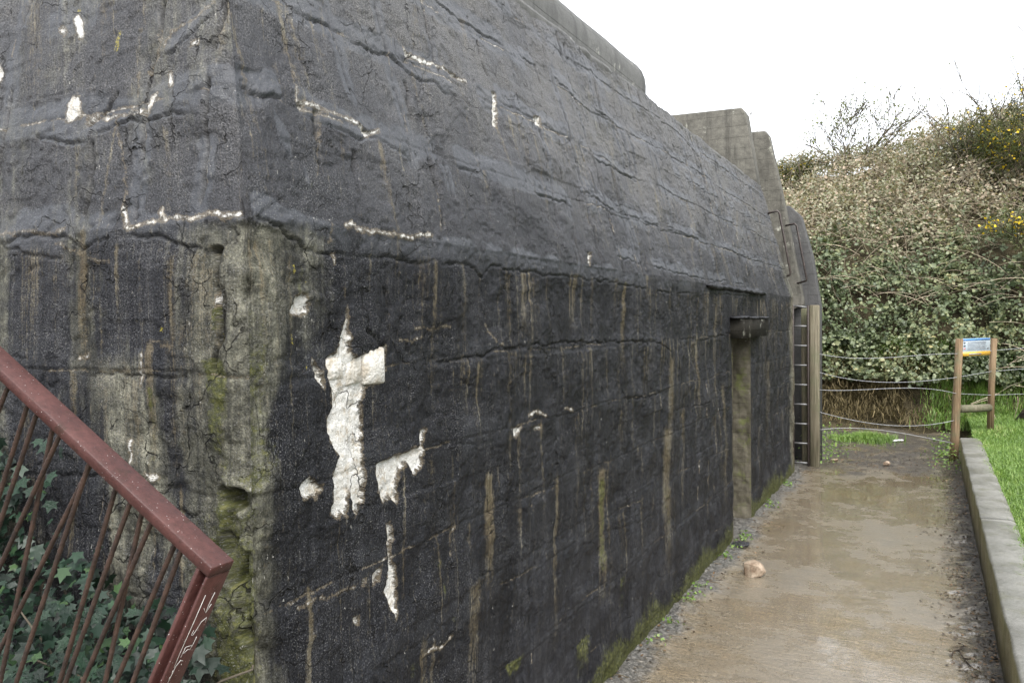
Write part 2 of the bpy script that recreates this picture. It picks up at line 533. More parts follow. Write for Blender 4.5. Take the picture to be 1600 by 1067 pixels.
def mat_timber(name, c1, c2, c3, rough=0.75):
    M = Mat(name); P = M.pos()
    g = M.noise(1.0, 5, 0.65, M.sc(P, (70, 70, 2.2)), 0.4)
    b = M.noise(3.0, 4, 0.6)
    f = M.noise(90, 3, 0.6, M.sc(P, (1, 1, 0.2)))
    col = M.ramp(g, [(0.33, c1), (0.5, c2), (0.68, c3)])
    col = M.mix(M.rng(b, 0.45, 0.7, 0, 0.6), col, (0.085, 0.095, 0.05))
    return M.fin(col, rough, M.bump(M.math('ADD', g, M.math('MULTIPLY', f, 0.5)), 0.004, 0.9), 0.3)


M_BIT = mat_bitumen()
M_BIT2 = mat_bitumen('bitumen_coated_concrete_plain', masks=False)
M_FIN = mat_concrete('weathered_roof_concrete', (0.038, 0.036, 0.030), (0.15, 0.142, 0.12), (0.034, 0.032, 0.027))
M_END = mat_concrete('tarred_end_concrete', (0.034, 0.034, 0.035), (0.088, 0.087, 0.085), (0.030, 0.030, 0.031))
M_ROOFBLOCK = mat_concrete('grey_roof_concrete', (0.055, 0.055, 0.053), (0.125, 0.124, 0.118), (0.05, 0.05, 0.048))
M_JAMB = mat_concrete('rough_doorway_concrete', (0.032, 0.029, 0.020), (0.125, 0.112, 0.082), (0.018, 0.016, 0.010), 1.4, 0.85, 0.6)
M_KERBM = mat_concrete('kerb_concrete', (0.19, 0.185, 0.17), (0.31, 0.30, 0.275), (0.15, 0.145, 0.13), 1.2, 0.5)
M_STAIR = mat_concrete('stair_concrete', (0.2, 0.19, 0.17), (0.33, 0.32, 0.29), (0.15, 0.14, 0.12))
M_BRICK = mat_simple('limewashed_brick', (0.32, 0.28, 0.22), (0.54, 0.53, 0.50), 18, 0.85, 0.3, 0, 0.012, 60)
M_PATH = mat_path()
M_TIMBER = mat_timber('weathered_timber', (0.055, 0.046, 0.030), (0.125, 0.108, 0.073), (0.20, 0.18, 0.13))
M_STAKE = mat_timber('round_softwood_stake', (0.075, 0.048, 0.026), (0.15, 0.10, 0.055), (0.22, 0.16, 0.095))
M_GALV = mat_simple('galvanised_rung', (0.11, 0.11, 0.11), (0.19, 0.19, 0.19), 30, 0.5, 0.5, 0.3)
M_STEEL = mat_simple('dark_steel', (0.025, 0.02, 0.018), (0.06, 0.045, 0.04), 30, 0.5, 0.5, 0.4)
M_WIRE = mat_simple('galvanised_wire', (0.22, 0.225, 0.23), (0.36, 0.365, 0.37), 30, 0.5, 0.5, 0.3)
M_RUSTBAR = mat_simple('rusty_rebar', (0.022, 0.014, 0.011), (0.060, 0.034, 0.024), 22, 0.6, 0.4, 0.2, 0.002, 160)
M_EARTH = mat_simple('dark_earth', (0.025, 0.02, 0.013), (0.07, 0.055, 0.035), 6, 0.9, 0.2, 0, 0.03, 30)
M_BANK = mat_simple('brown_undergrowth', (0.030, 0.026, 0.016), (0.09, 0.075, 0.045), 5, 0.95, 0.1, 0, 0.05, 25)  # dark brown mound surface under the leaves
M_LAWN = mat_simple('turf', (0.03, 0.06, 0.012), (0.07, 0.13, 0.03), 8, 0.9, 0.1, 0, 0.03, 50)


def rail_paint():
    M = Mat('brown_rail_paint')
    n = M.noise(9, 4); f = M.noise(240, 3)
    col = M.mix(M.rng(n, 0.3, 0.7), (0.048, 0.019, 0.0165), (0.064, 0.026, 0.0225))
    wv = M.sc(M.pos(), (1, 1, 1))
    dot = M.math('MULTIPLY', M.rng(M.voro(160), 0.17, 0.09), M.rng(M.noise(60, 2), 0.52, 0.6))
    col = M.mix(M.math('MULTIPLY', dot, 0.75), col, (0.55, 0.5, 0.48))
    rust = M.rng(M.math('ADD', M.noise(26, 6, 0.8), M.math('MULTIPLY', M.noise(3, 2), 0.4)), 0.78, 0.86)
    col = M.mix(M.math('MULTIPLY', rust, 0.8), col, (0.030, 0.014, 0.009))
    col = M.mix(1.0, col, M.rng(M.noise(70, 4, 0.7), 0.3, 0.7, 0.8, 1.2), 'MULTIPLY')
    h = M.math('ADD', f, M.math('MULTIPLY', dot, 2.0))
    return M.fin(col, M.rng(n, 0.3, 0.7, 0.42, 0.58), M.bump(h, 0.0012, 0.7), 0.25)


M_RAIL = rail_paint()
M_SCRATCH = mat_simple('scratched_paint', (0.5, 0.47, 0.44), (0.7, 0.68, 0.65), 80, 0.8)
M_IVY = mat_leaf('ivy_leaf', [(0.15, (0.008, 0.022, 0.012)), (0.5, (0.020, 0.050, 0.026)), (0.8, (0.045, 0.095, 0.045)), (1.0, (0.10, 0.16, 0.06))], 0.33, 0.5, 0.12)
M_IVYFAR = mat_leaf('far_ivy_leaf', [(0.1, (0.036, 0.052, 0.022)), (0.40, (0.085, 0.112, 0.052)), (0.66, (0.14, 0.165, 0.082)), (0.85, (0.20, 0.21, 0.10)), (1.0, (0.27, 0.235, 0.11))], 0.48, 0.5, 0.15)
M_BRAMBLE = mat_leaf('bramble_leaf', [(0.1, (0.12, 0.125, 0.075)), (0.35, (0.21, 0.215, 0.14)), (0.55, (0.27, 0.255, 0.175)), (0.78, (0.30, 0.225, 0.165)), (1.0, (0.40, 0.36, 0.27))], 0.5, 0.4, 0.2)
M_GORSE = mat_leaf('gorse_needle', [(0.1, (0.022, 0.030, 0.008)), (0.6, (0.060, 0.075, 0.018)), (1.0, (0.11, 0.115, 0.03))], 0.6, 0.3, 0.1)
M_FLOWER = mat_leaf('gorse_flower', [(0.1, (0.50, 0.33, 0.010)), (1.0, (0.72, 0.52, 0.03))], 0.6, 0.3, 0.2)
M_GRASS = mat_leaf('grass_blade', [(0.1, (0.075, 0.125, 0.026)), (0.5, (0.13, 0.22, 0.050)), (0.85, (0.23, 0.32, 0.09)), (1.0, (0.32, 0.30, 0.14))], 0.45, 0.4, 0.3)
M_DEAD = mat_leaf('dead_grass', [(0.1, (0.060, 0.048, 0.022)), (0.6, (0.13, 0.105, 0.055)), (1.0, (0.24, 0.19, 0.10))], 0.7, 0.2, 0.2)
M_TWIG = mat_simple('pale_twig', (0.18, 0.145, 0.10), (0.40, 0.34, 0.25), 3, 0.8, 0.2)
M_STRAW = mat_simple('wet_straw', (0.07, 0.055, 0.035), (0.17, 0.135, 0.085), 3, 0.7, 0.3)
M_SAPBARK = mat_simple('sapling_bark', (0.06, 0.05, 0.038), (0.13, 0.11, 0.08), 6, 0.85, 0.2)
M_BARK = mat_simple('dark_bark', (0.022, 0.017, 0.012), (0.07, 0.055, 0.042), 12, 0.9, 0.2, 0, 0.02, 40)
M_SAPLEAF = mat_leaf('young_leaf', [(0.1, (0.07, 0.09, 0.03)), (1.0, (0.19, 0.21, 0.07))], 0.5, 0.3, 0.3)
M_LITTER = mat_leaf('leaf_litter', [(0.1, (0.02, 0.014, 0.008)), (0.6, (0.06, 0.042, 0.024)), (0.9, (0.17, 0.10, 0.045)), (1.0, (0.26, 0.17, 0.08))], 0.5, 0.4, 0.0)

# wall features in wall coordinates: (along, height) in metres; A = side wall (along Y), B = front wall (along X)
WHITE_POLY_A = [[(2.161,2.16),(2.17,2.075),(2.163,2.013),(2.201,1.991),(2.253,2.004),(2.373,2.017),(2.372,1.947),(2.343,1.895),(2.262,1.897),(2.231,1.843),(2.241,1.786),(2.228,1.711),(2.223,1.675),(2.234,1.601),(2.219,1.516),(2.166,1.475),(2.144,1.577),(2.124,1.519),(2.117,1.482),(2.093,1.495),(2.075,1.482),(2.049,1.519),(2.061,1.638),(2.092,1.679),(2.046,1.738),(2.047,1.794),(2.074,1.838),(2.066,1.931),(2.052,1.991),(2.099,2.016),(2.11,2.049),(2.144,2.109)],[(2.295,1.624),(2.387,1.639),(2.453,1.637),(2.507,1.655),(2.555,1.653),(2.572,1.7),(2.613,1.71),(2.587,1.667),(2.577,1.588),(2.505,1.56),(2.483,1.603),(2.437,1.584),(2.414,1.545),(2.404,1.471),(2.369,1.503),(2.326,1.499),(2.3,1.541)],[(2.367,1.419),(2.387,1.364),(2.367,1.327),(2.366,1.273),(2.394,1.252),(2.403,1.148),(2.379,1.074),(2.345,1.132),(2.322,1.18),(2.348,1.248),(2.348,1.348),(2.348,1.415)],[(1.908,1.628),(1.949,1.649),(2.003,1.603),(1.969,1.573),(1.91,1.581)],[(2.265,1.271),(2.306,1.268),(2.298,1.225),(2.267,1.228)],[(2.21,1.262),(2.228,1.263),(2.225,1.242),(2.212,1.241)],[(1.904,2.188),(1.955,2.195),(1.975,2.161),(1.944,2.129),(1.884,2.141)],[(1.988,1.994),(2.016,1.967),(2.04,1.933),(2.035,1.91),(2.001,1.932)],[(3.271,1.599),(3.293,1.629),(3.373,1.632),(3.345,1.609),(3.312,1.586)],[(3.499,1.62),(3.604,1.602),(3.592,1.584),(3.545,1.594)],[(3.535,3.207),(3.584,3.208),(3.561,3.13),(3.524,3.027),(3.493,3.032),(3.518,3.132)],[(3.975,3.187),(4.07,3.194),(4.062,3.133),(3.99,3.138)],[(2.335,2.796),(2.399,2.783),(2.452,2.792),(2.406,2.765),(2.361,2.758)],[(3.091,3.193),(3.163,3.196),(3.227,3.18),(3.139,3.168)],[(2.799,3.193),(2.828,3.181),(2.837,3.161),(2.803,3.164)],[(2.034,2.801),(2.067,2.801),(2.071,2.778),(2.048,2.777)],[(2.158,1.15),(2.19,1.144),(2.182,1.111),(2.165,1.117)],[(4.309,2.484),(4.359,2.488),(4.288,2.412),(4.27,2.423)]]
WHITE_STROKE_A = [(0.0048,[(2.034,2.801),(2.124,2.798),(2.182,2.795),(2.262,2.792),(2.332,2.786),(2.397,2.778),(2.474,2.794)]),(0.0033,[(2.06,2.894),(2.04,2.826),(2.034,2.801)]),(0.0069,[(2.801,3.198),(2.818,3.178),(2.918,3.185),(3.017,3.199),(3.108,3.187),(3.227,3.18),(3.273,3.187)]),(0.0042,[(2.152,2.418),(2.192,2.426),(2.293,2.416),(2.407,2.422),(2.526,2.42),(2.663,2.437)]),(0.006,[(3.466,1.663),(3.535,1.682),(3.654,1.651)]),(0.005,[(3.913,1.658),(4.01,1.643)]),(0.0022,[(2.131,2.752),(2.1,2.65),(2.064,2.582)]),(0.0021,[(2.082,2.422),(2.073,2.361)]),(0.0025,[(2.131,2.23),(2.146,2.19)]),(0.0042,[(2.094,2.322),(2.096,2.295)]),(0.0032,[(3.075,2.105),(3.148,2.023),(3.204,2.003)]),(0.0025,[(1.886,1.263),(1.972,1.262),(2.063,1.25),(2.186,1.261)]),(0.0018,[(2.464,2.051),(2.601,2.048)]),(0.0019,[(2.546,2.088),(2.783,2.087)]),(0.0033,[(2.788,2.63),(2.763,2.522),(2.744,2.463)]),(0.0026,[(2.728,1.182),(2.74,1.282),(2.786,1.309)]),(0.0051,[(2.535,0.886),(2.651,0.881),(2.738,0.887)])]
WHITE_STROKE_B = [(0.0358,[(-2.933,2.979)]),(0.0339,[(-2.464,2.82),(-2.459,2.797)]),(0.0047,[(-2.383,2.751),(-2.352,2.762),(-2.205,2.756),(-2.12,2.758),(-2.104,2.8)]),(0.0088,[(-2.119,2.753),(-2.103,2.796)]),(0.0075,[(-2.159,2.469),(-2.141,2.405)]),(0.0053,[(-2.13,2.408),(-2.036,2.407),(-1.997,2.412),(-1.852,2.416),(-1.716,2.42)]),(0.0103,[(-2.036,2.407)]),(0.0103,[(-2.006,2.446),(-1.996,2.407)]),(0.003,[(-2.788,2.42),(-2.583,2.412),(-2.417,2.41)]),(0.0027,[(-2.123,3.019),(-2.114,2.973),(-2.117,2.92),(-2.146,2.881)]),(0.0035,[(-1.912,3.067),(-1.957,3.04),(-2.072,2.999),(-2.099,2.954)]),(0.0027,[(-2.189,2.883),(-2.18,2.798)]),(0.0094,[(-2.385,2.762),(-2.356,2.769)]),(0.0108,[(-1.965,2.94),(-1.96,2.945)]),(0.0063,[(-2.089,2.018),(-2.086,1.932)]),(0.0125,[(-2.719,1.665),(-2.741,1.627)]),(0.0064,[(-2.147,1.756),(-2.149,1.694)]),(0.0057,[(-2.37,2.012),(-2.328,2.019)]),(0.0023,[(-2.472,2.377),(-2.341,2.33)]),(0.0022,[(-2.306,2.314),(-2.218,2.302)]),(0.0025,[(-2.068,2.066),(-1.967,2.053)]),(0.0084,[(-2.07,1.668),(-2.053,1.662)]),(0.0057,[(-1.775,2.218),(-1.783,2.164)]),(0.0023,[(-2.261,2.747),(-2.224,2.66),(-2.168,2.523)]),(0.0033,[(-2.166,2.513),(-2.159,2.469)]),(0.0128,[(-2.546,3.129),(-2.504,3.065)]),(0.0104,[(-2.613,3.106),(-2.584,3.083)]),(0.0088,[(-2.058,2.863),(-2.044,2.82)])]
TAN_A = [(3.435,2.337,3.427,2.036,0.082,0.7),(4.067,2.355,4.059,2.067,0.0717,0.8),(4.843,2.34,4.829,1.8,0.0841,0.9),(6.686,2.006,6.666,1.253,0.1053,0.8),(5.832,1.835,5.815,1.19,0.1675,0.8),(3.085,1.468,3.071,0.946,0.0811,1.0),(2.936,1.048,2.925,0.628,0.1309,0.7),(3.773,1.341,3.751,0.517,0.0555,0.7),(4.47,1.264,4.45,0.532,0.1167,1.0),(5.754,1.35,5.726,0.333,0.2144,0.8),(5.292,2.408,5.287,2.239,0.0697,0.6),(2.76,1.467,2.744,0.868,0.0289,0.3),(7.35,2.279,7.323,1.319,0.0995,0.6),(6.22,1.427,6.202,0.744,0.0928,0.6),(4.787,1.568,4.781,1.335,0.0589,0.5),(2.6,2.354,2.594,2.117,0.0891,0.3),(4.067,1.366,4.054,0.891,0.0448,0.4),(2.975,3.449,2.875,3.222,0.0564,0.5),(3.458,3.555,3.346,3.332,0.0573,0.5),(2.323,3.244,2.266,3.086,0.035,0.5),(9.922,1.659,9.887,0.471,0.2166,0.5),(7.583,1.527,7.55,0.364,0.1591,0.6),(5.697,2.794,5.347,2.368,0.078,0.4),(7.003,2.929,6.435,2.361,0.0879,0.5),(9.427,3.325,8.177,2.419,0.1442,0.5),(5.396,3.362,5.057,2.936,0.1163,0.35),(4.637,3.468,4.363,3.062,0.0788,0.3)]
MOSS_A = [(4.468,1.212,4.45,0.532,0.1166,0.9),(3.084,1.449,3.073,1.028,0.0576,0.5),(2.659,1.217,2.657,1.132,0.0741,0.6),(2.675,1.126,2.672,0.992,0.037,0.6),(3.291,0.59,3.289,0.484,0.199,0.9),(4.132,0.384,4.125,0.152,0.2907,0.8),(5.743,0.926,5.728,0.379,0.1302,0.5),(4.76,0.557,4.754,0.324,0.0943,0.7),(2.477,0.891,2.475,0.806,0.1054,0.7),(2.747,0.968,2.744,0.868,0.0483,0.4),(4.843,2.348,4.84,2.231,0.0599,0.6),(1.933,2.29,1.926,2.003,0.0343,0.5)]
TAN_B = [(-2.329,2.401,-2.343,2.006,0.0506,1.0),(-2.047,2.058,-2.059,1.665,0.0486,0.9),(-1.897,2.121,-1.904,1.899,0.1008,0.35),(-2.585,2.358,-2.598,2.004,0.1125,0.45),(-2.039,2.699,-1.986,2.44,0.0327,0.45),(-2.428,2.682,-2.362,2.407,0.0436,0.35),(-2.421,3.184,-2.363,2.931,0.0953,0.4),(-2.807,3.261,-2.68,2.777,0.1415,0.4),(-1.818,2.265,-1.825,2.011,0.1216,0.5),(-2.153,2.008,-2.163,1.697,0.0393,0.3),(-2.44,1.515,-2.447,1.309,0.0621,0.5),(-2.458,2.331,-2.468,2.046,0.0374,0.3)]
MOSS_B = [(-1.79,2.011,-1.799,1.647,0.1018,1.0),(-2.051,1.933,-2.059,1.665,0.0379,0.7),(-1.785,1.649,-1.796,1.208,0.0972,0.7),(-1.784,2.155,-1.786,2.047,0.039,0.6),(-2.391,2.594,-2.376,2.531,0.0435,0.5),(-2.604,2.68,-2.598,2.657,0.0671,0.3),(-1.671,2.329,-1.672,2.294,0.0233,0.5)]
LICHEN_A = [(0.0118,[(1.901,2.277),(1.905,2.259)]),(0.0099,[(1.946,2.23)]),(0.0098,[(1.887,2.067),(1.891,2.048)]),(0.01,[(1.958,1.97)])]
LICHEN_B = [(0.0191,[(-2.309,3.026),(-2.315,2.988)]),(0.013,[(-1.676,2.321)]),(0.0115,[(-1.781,2.083),(-1.769,2.056)]),(0.0129,[(-2.544,3.162)]),(0.0122,[(-1.995,2.094)])]
LAPS_A = [(0.8,[(3.156,3.542),(3.276,3.54),(3.404,3.537),(3.539,3.534),(3.741,3.542),(3.865,3.529)]),(0.9,[(4.066,3.535),(4.224,3.546),(4.266,3.46)]),(0.7,[(4.476,3.53),(4.637,3.506),(4.938,3.496)]),(1,[(5.21,3.519),(5.433,3.512),(5.629,3.511),(5.683,3.452)]),(1,[(2.129,3.149),(2.196,3.139),(2.31,3.147),(2.405,3.12),(2.507,3.129),(2.628,3.132),(2.727,3.142),(2.812,3.106),(2.877,3.093),(2.978,3.115),(3.058,3.083),(3.261,3.078)]),(0.5,[(3.569,3.18),(3.933,3.164),(4.266,3.155),(4.543,3.153)]),(1,[(2.858,2.818),(2.912,2.778),(3.06,2.763),(3.195,2.742),(3.372,2.736),(3.601,2.746),(3.816,2.739),(4.195,2.75),(4.294,2.694)]),(0.8,[(4.617,3.153),(4.941,3.106),(5.218,3.121),(5.778,3.125)]),(0.6,[(2.016,2.781),(2.111,2.763),(2.23,2.756),(2.326,2.738),(2.449,2.767),(2.604,2.742),(2.669,2.707)]),(1,[(1.801,2.803),(1.849,2.804),(1.903,2.792),(1.981,2.803)]),(0.7,[(1.907,2.704),(1.93,2.649),(1.975,2.597)]),(0.7,[(1.997,2.587),(2.011,2.543),(2.031,2.516)]),(0.8,[(1.739,2.403),(1.827,2.394),(1.907,2.364),(1.977,2.328)]),(0.65,[(1.934,2.328),(2.024,2.329),(2.16,2.339),(2.369,2.334),(2.621,2.334),(2.758,2.342),(2.938,2.345),(3.045,2.304),(3.119,2.343),(3.442,2.34),(3.988,2.341),(4.761,2.333),(5.639,2.313),(6.434,2.321)]),(1.6,[(6.888,2.328),(8.163,2.35),(9.533,2.37)]),(0.8,[(2.425,1.982),(2.772,1.962),(3.03,1.974),(3.222,1.995),(3.66,2.0),(3.979,2.001),(4.542,1.987),(4.918,1.986),(5.479,1.964),(5.834,1.895)]),(1.1,[(4.86,1.632),(5.326,1.605),(5.667,1.622)]),(0.6,[(5.527,2.799),(6.183,2.834),(7.334,2.79),(9.016,2.79),(10.556,2.776)]),(0.7,[(4.768,2.501),(5.381,2.478),(6.526,2.456),(8.549,2.464)]),(0.7,[(4.401,2.845),(5.013,2.806),(5.832,2.808),(7.119,2.801)]),(0.6,[(6.884,3.355),(7.978,3.342),(9.427,3.325),(11.284,3.354)]),(0.5,[(6.769,1.942),(7.865,1.988),(9.141,1.969)]),(0.5,[(5.905,1.458),(6.862,1.418),(7.58,1.44)]),(0.4,[(2.519,0.888),(2.744,0.868),(2.946,0.837)]),(0.35,[(2.899,1.063),(3.303,1.05),(3.725,1.005)]),(0.4,[(2.515,1.962),(2.556,1.93),(2.656,1.92),(2.732,1.928),(2.757,1.967)]),(0.4,[(2.827,1.898),(2.909,1.859),(2.978,1.845)]),(0.3,[(1.782,1.626),(1.861,1.63),(1.945,1.631)]),(0.4,[(2.967,1.61),(2.764,1.642),(2.626,1.651)]),(0.3,[(3.07,1.329),(3.511,1.316),(4.066,1.332)]),(0.3,[(3.882,0.901),(4.544,0.88),(5.566,0.779)]),(0.3,[(3.494,0.637),(4.045,0.551),(4.646,0.569)])]
LAPS_B = [(0.8,[(-2.874,2.72),(-2.67,2.742),(-2.529,2.704),(-2.365,2.675)]),(1,[(-2.374,2.714),(-2.331,2.724),(-2.229,2.732),(-2.114,2.728),(-1.951,2.728),(-1.895,2.711),(-1.845,2.718),(-1.782,2.8)]),(0.8,[(-2.093,2.926),(-2.045,2.933),(-1.997,2.966),(-1.951,3.009),(-1.904,3.041)]),(0.65,[(-2.786,2.402),(-2.583,2.403),(-2.424,2.386),(-2.334,2.355),(-2.274,2.366),(-2.144,2.382),(-2.022,2.363),(-1.866,2.325),(-1.816,2.31),(-1.779,2.317),(-1.742,2.337),(-1.693,2.401)]),(0.5,[(-2.786,2.4),(-2.585,2.337),(-2.427,2.32)]),(0.6,[(-2.318,1.961),(-2.088,1.965),(-2.007,1.949),(-1.902,1.964)]),(0.5,[(-2.715,2.014),(-2.598,2.008)]),(0.5,[(-2.515,1.622),(-2.298,1.658),(-2.056,1.662)]),(1.2,[(-1.965,1.578),(-1.913,1.554),(-1.862,1.569)]),(1,[(-1.798,1.626),(-1.688,1.638)])]
CRACK_A = [[(5.38,3.9),(5.343,3.728),(5.327,3.555)],[(4.934,3.891),(4.851,3.74)],[(6.188,3.929),(6.119,3.645)],[(2.759,3.063),(2.739,2.94),(2.748,2.904)],[(2.493,3.056),(2.493,2.983)],[(3.538,3.485),(3.519,3.359),(3.559,3.298)],[(4.252,3.54),(4.245,3.427),(4.201,3.306)],[(4.831,2.348),(4.898,2.59),(4.987,2.802)],[(3.338,2.375),(3.441,2.53),(3.483,2.717)],[(2.763,2.465),(2.787,2.595),(2.804,2.752)],[(9.732,2.324),(10.239,2.796),(10.371,3.198),(10.259,3.659)],[(9.905,1.065),(9.763,1.959),(9.732,2.324)],[(6.479,2.413),(6.629,2.732),(6.567,3.041)],[(8.626,3.432),(8.117,3.681),(7.575,3.829)],[(5.732,3.03),(5.717,3.262),(5.583,3.516)],[(5.32,2.41),(5.42,2.677)],[(4.094,2.387),(4.188,2.673),(4.179,2.921)],[(8.269,2.485),(8.513,2.887),(8.332,3.196)],[(2.506,2.013),(2.46,2.117),(2.355,2.249)],[(2.087,2.585),(2.119,2.781)],[(2.27,2.549),(2.288,2.685)],[(2.349,2.018),(2.32,2.052),(2.27,2.079)],[(11.922,0.867),(11.824,1.578)],[(3.953,2.58),(4.008,2.79),(3.974,2.992)],[(4.642,2.762),(4.66,2.998),(4.562,3.215)]]
CRACK_B = [[(-1.761,2.28),(-1.752,2.226),(-1.763,2.119),(-1.774,2.038)],[(-2.146,3.129),(-2.125,2.998)],[(-2.349,2.674),(-2.324,2.526),(-2.341,2.446)],[(-2.281,2.833),(-2.328,2.776),(-2.38,2.74)],[(-1.773,2.762),(-1.737,2.625),(-1.699,2.419)]]

# ------------------------------------------------------------------ ground, path, kerb, lawn
XW, ZC, XT, ZT, YB, YE = -1.68, 2.41, -2.11, 3.955, 1.716, 11.9
SA, SB = (XT - XW) / (ZT - ZC), 0.2          # inward lean of the two upper faces


def grid_mesh(name, xs, ys, zf, smooth=True):
    X, Y = np.meshgrid(xs, ys)
    Z = zf(X, Y)
    co = np.stack([X, Y, Z], -1).reshape(-1, 3)
    nx, ny = len(xs), len(ys)
    i = np.arange((nx - 1) * (ny - 1)); r = i // (nx - 1); c = i % (nx - 1); k = r * nx + c
    return mesh_np(name, co, np.stack([k, k + 1, k + nx + 1, k + nx], -1), smooth)


g = link('ground', grid_mesh('ground', np.linspace(-250, 250, 21), np.linspace(-250, 250, 21), lambda x, y: x * 0 - 0.30, False), M_EARTH)
tag(g, kind='structure')


def path_z(x, y):
    z = (fbm(x * 1.5, y * 1.5, 3, 3) - 0.5) * 0.012
    edge = sstep(0.10, 0.40, x + (fbm(x * 5, y * 5, 3, 9) - 0.5) * 0.3)
    z = z + edge * (0.01 + 0.05 * fbm(x * 9, y * 9, 4, 5) ** 2)
    left = sstep(-1.35, -1.66, x)
    z = z + left * (0.012 + 0.035 * fbm(x * 14, y * 14, 3, 8) * left)
    end = sstep(12.2, 14.5, y)
    z = z + end * (0.10 * (fbm(x * 2.5, y * 2.5, 5, 11) - 0.42)) + sstep(14.6, 17.5, y) * 0.15
    return z


p = link('path', grid_mesh('path', np.linspace(-1.9, 0.43, 150), np.concatenate([np.linspace(0.3, 9, 330), np.linspace(9.05, 18.5, 180)]), path_z), M_PATH)
tag(p, kind='structure')

# kerb wall on the right of the path (cast in lengths with open joints)
kerb_ys = [0.2, 8.1, 13.45]


def mat_kerb():
    M = Mat('wet_kerb_concrete'); P = M.pos(); x, y, z = M.sep(P)
    n = M.noise(3, 6, 0.7); f = M.noise(40, 4, 0.7); g_ = M.noise(200, 3, 0.7)
    col = M.ramp(M.math('ADD', M.math('MULTIPLY', n, 0.5), M.math('MULTIPLY', f, 0.5)), [(0.33, (0.085, 0.084, 0.070)), (0.5, (0.150, 0.147, 0.128)), (0.68, (0.215, 0.21, 0.19))])
    nrm = M.sep(M.n.new('ShaderNodeNewGeometry').outputs['Normal'])
    side = M.rng(nrm[2], 0.7, 0.4)                      # algae grows on the damp upright face
    acol = M.ramp(M.noise(1.0, 5, 0.65, M.sc(P, (1, 5, 0.9))), [(0.35, (0.075, 0.072, 0.022)), (0.6, (0.145, 0.128, 0.050)), (0.75, (0.055, 0.05, 0.026))])
    col = M.mix(M.math('MULTIPLY', M.rng(M.noise(4.5, 6, 0.75), 0.52, 0.68), 0.6), col, (0.085, 0.085, 0.038))
    col = M.mix(M.math('MULTIPLY', side, 0.9), col, acol)
    col = M.mix(1.0, col, M.rng(g_, 0.3, 0.7, 0.75, 1.2), 'MULTIPLY')
    return M.fin(col, M.rng(n, 0.35, 0.65, 0.28, 0.6), M.bump(M.math('ADD', f, M.math('MULTIPLY', g_, 0.4)), 0.004, 0.7), 0.5)


M_KERB = mat_kerb()
kerb = None
for i, (y0, y1) in enumerate(zip(kerb_ys, kerb_ys[1:])):
    n = max(8, int((y1 - y0) / 0.08))
    ys = np.linspace(y0 + 0.004, y1 - 0.004, n)
    prof = [(0.378, -0.2), (0.378, 0.372), (0.396, 0.39), (0.60, 0.392), (0.64, 0.38), (0.64, -0.2)]
    co = []
    for yy in ys:
        for j, (px, pz) in enumerate(prof):
            w = 0.0 if pz < 0 else 1.0
            co.append((px + w * (float(fbm(yy * 3, j * 3.1, 3, 2)) - 0.5) * 0.018, yy, pz + w * (float(fbm(yy * 4, j * 2.3, 3, 6)) - 0.5) * 0.014))
    k = len(prof); fs = []
    for a in range(n - 1):
        for j in range(k):
            fs.append((a * k + j, a * k + (j + 1) % k, (a + 1) * k + (j + 1) % k, (a + 1) * k + j))
    caps = [tuple(range(k)), tuple((n - 1) * k + j for j in range(k))[::-1]]
    o = link('kerb' if kerb is None else 'kerb_block', mesh_np('kerb_block', np.array(co), [np.array(fs), np.array(caps)], False), M_KERB)
    if kerb is None:
        kerb = o; tag(o, kind='structure')
    else:
        adopt(o, kerb)


def lawn_z(x, y):
    return 0.325 + 0.05 * np.clip(x - 0.7, 0, 8) + (fbm(x * 1.3, y * 1.3, 3, 21) - 0.5) * 0.09 + 0.10 * sstep(12, 18, y) * np.clip(x, 0, 1)


l = link('lawn', grid_mesh('lawn', np.linspace(0.57, 12, 60), np.linspace(-2, 19, 90), lawn_z), M_LAWN)
tag(l, kind='structure')

# ------------------------------------------------------------------ bunker
bunker = empty('bunker', (-4.0, 7.0, 0.0), 'large dark bitumen-coated concrete bunker with sloping upper walls', 'bunker')

rows = np.concatenate([np.linspace(-0.3, 0.5, 70), np.linspace(0.5, ZC, 290)[1:], np.linspace(ZC, ZT, 236)[1:]])
colsB = np.concatenate([np.linspace(-4.6, -3.2, 30), np.linspace(-3.2, XW, 236)[1:]])
st = [YB]
while st[-1] < YE:
    st.append(st[-1] + 0.0060 * (1 + (st[-1] - YB) / 2.5))
colsA = np.array(st); colsA = YB + (colsA - YB) * (YE - YB) / (colsA[-1] - YB)
nB, nA = len(colsB), len(colsA)
HH = np.clip(rows - ZC, 0, None)
XC = XW + SA * HH; YC = YB + SB * HH
ZA = np.repeat(rows[:, None], nA, 1)
AA = YC[:, None] + (colsA[None, :] - YB) * ((YE - YC) / (YE - YB))[:, None]
ZB = np.repeat(rows[:, None], nB, 1)
AB = -4.6 + (colsB[None, :] + 4.6) * ((XC + 4.6) / (XW + 4.6))[:, None]


def poly_sd(a, z, poly):
    """signed distance to polygon, negative inside"""
    d = np.full(a.shape, 1e9); ins = np.zeros(a.shape, bool)
    n = len(poly)
    for i in range(n):
        x0, y0 = poly[i]; x1, y1 = poly[(i + 1) % n]
        ex, ey = x1 - x0, y1 - y0
        t = np.clip(((a - x0) * ex + (z - y0) * ey) / (ex * ex + ey * ey + 1e-12), 0, 1)
        d = np.minimum(d, np.hypot(a - x0 - t * ex, z - y0 - t * ey))
        c = ((y0 > z) != (y1 > z)) & (a < (x1 - x0) * (z - y0) / (y1 - y0 + 1e-12) + x0)
        ins ^= c
    return np.where(ins, -d, d)


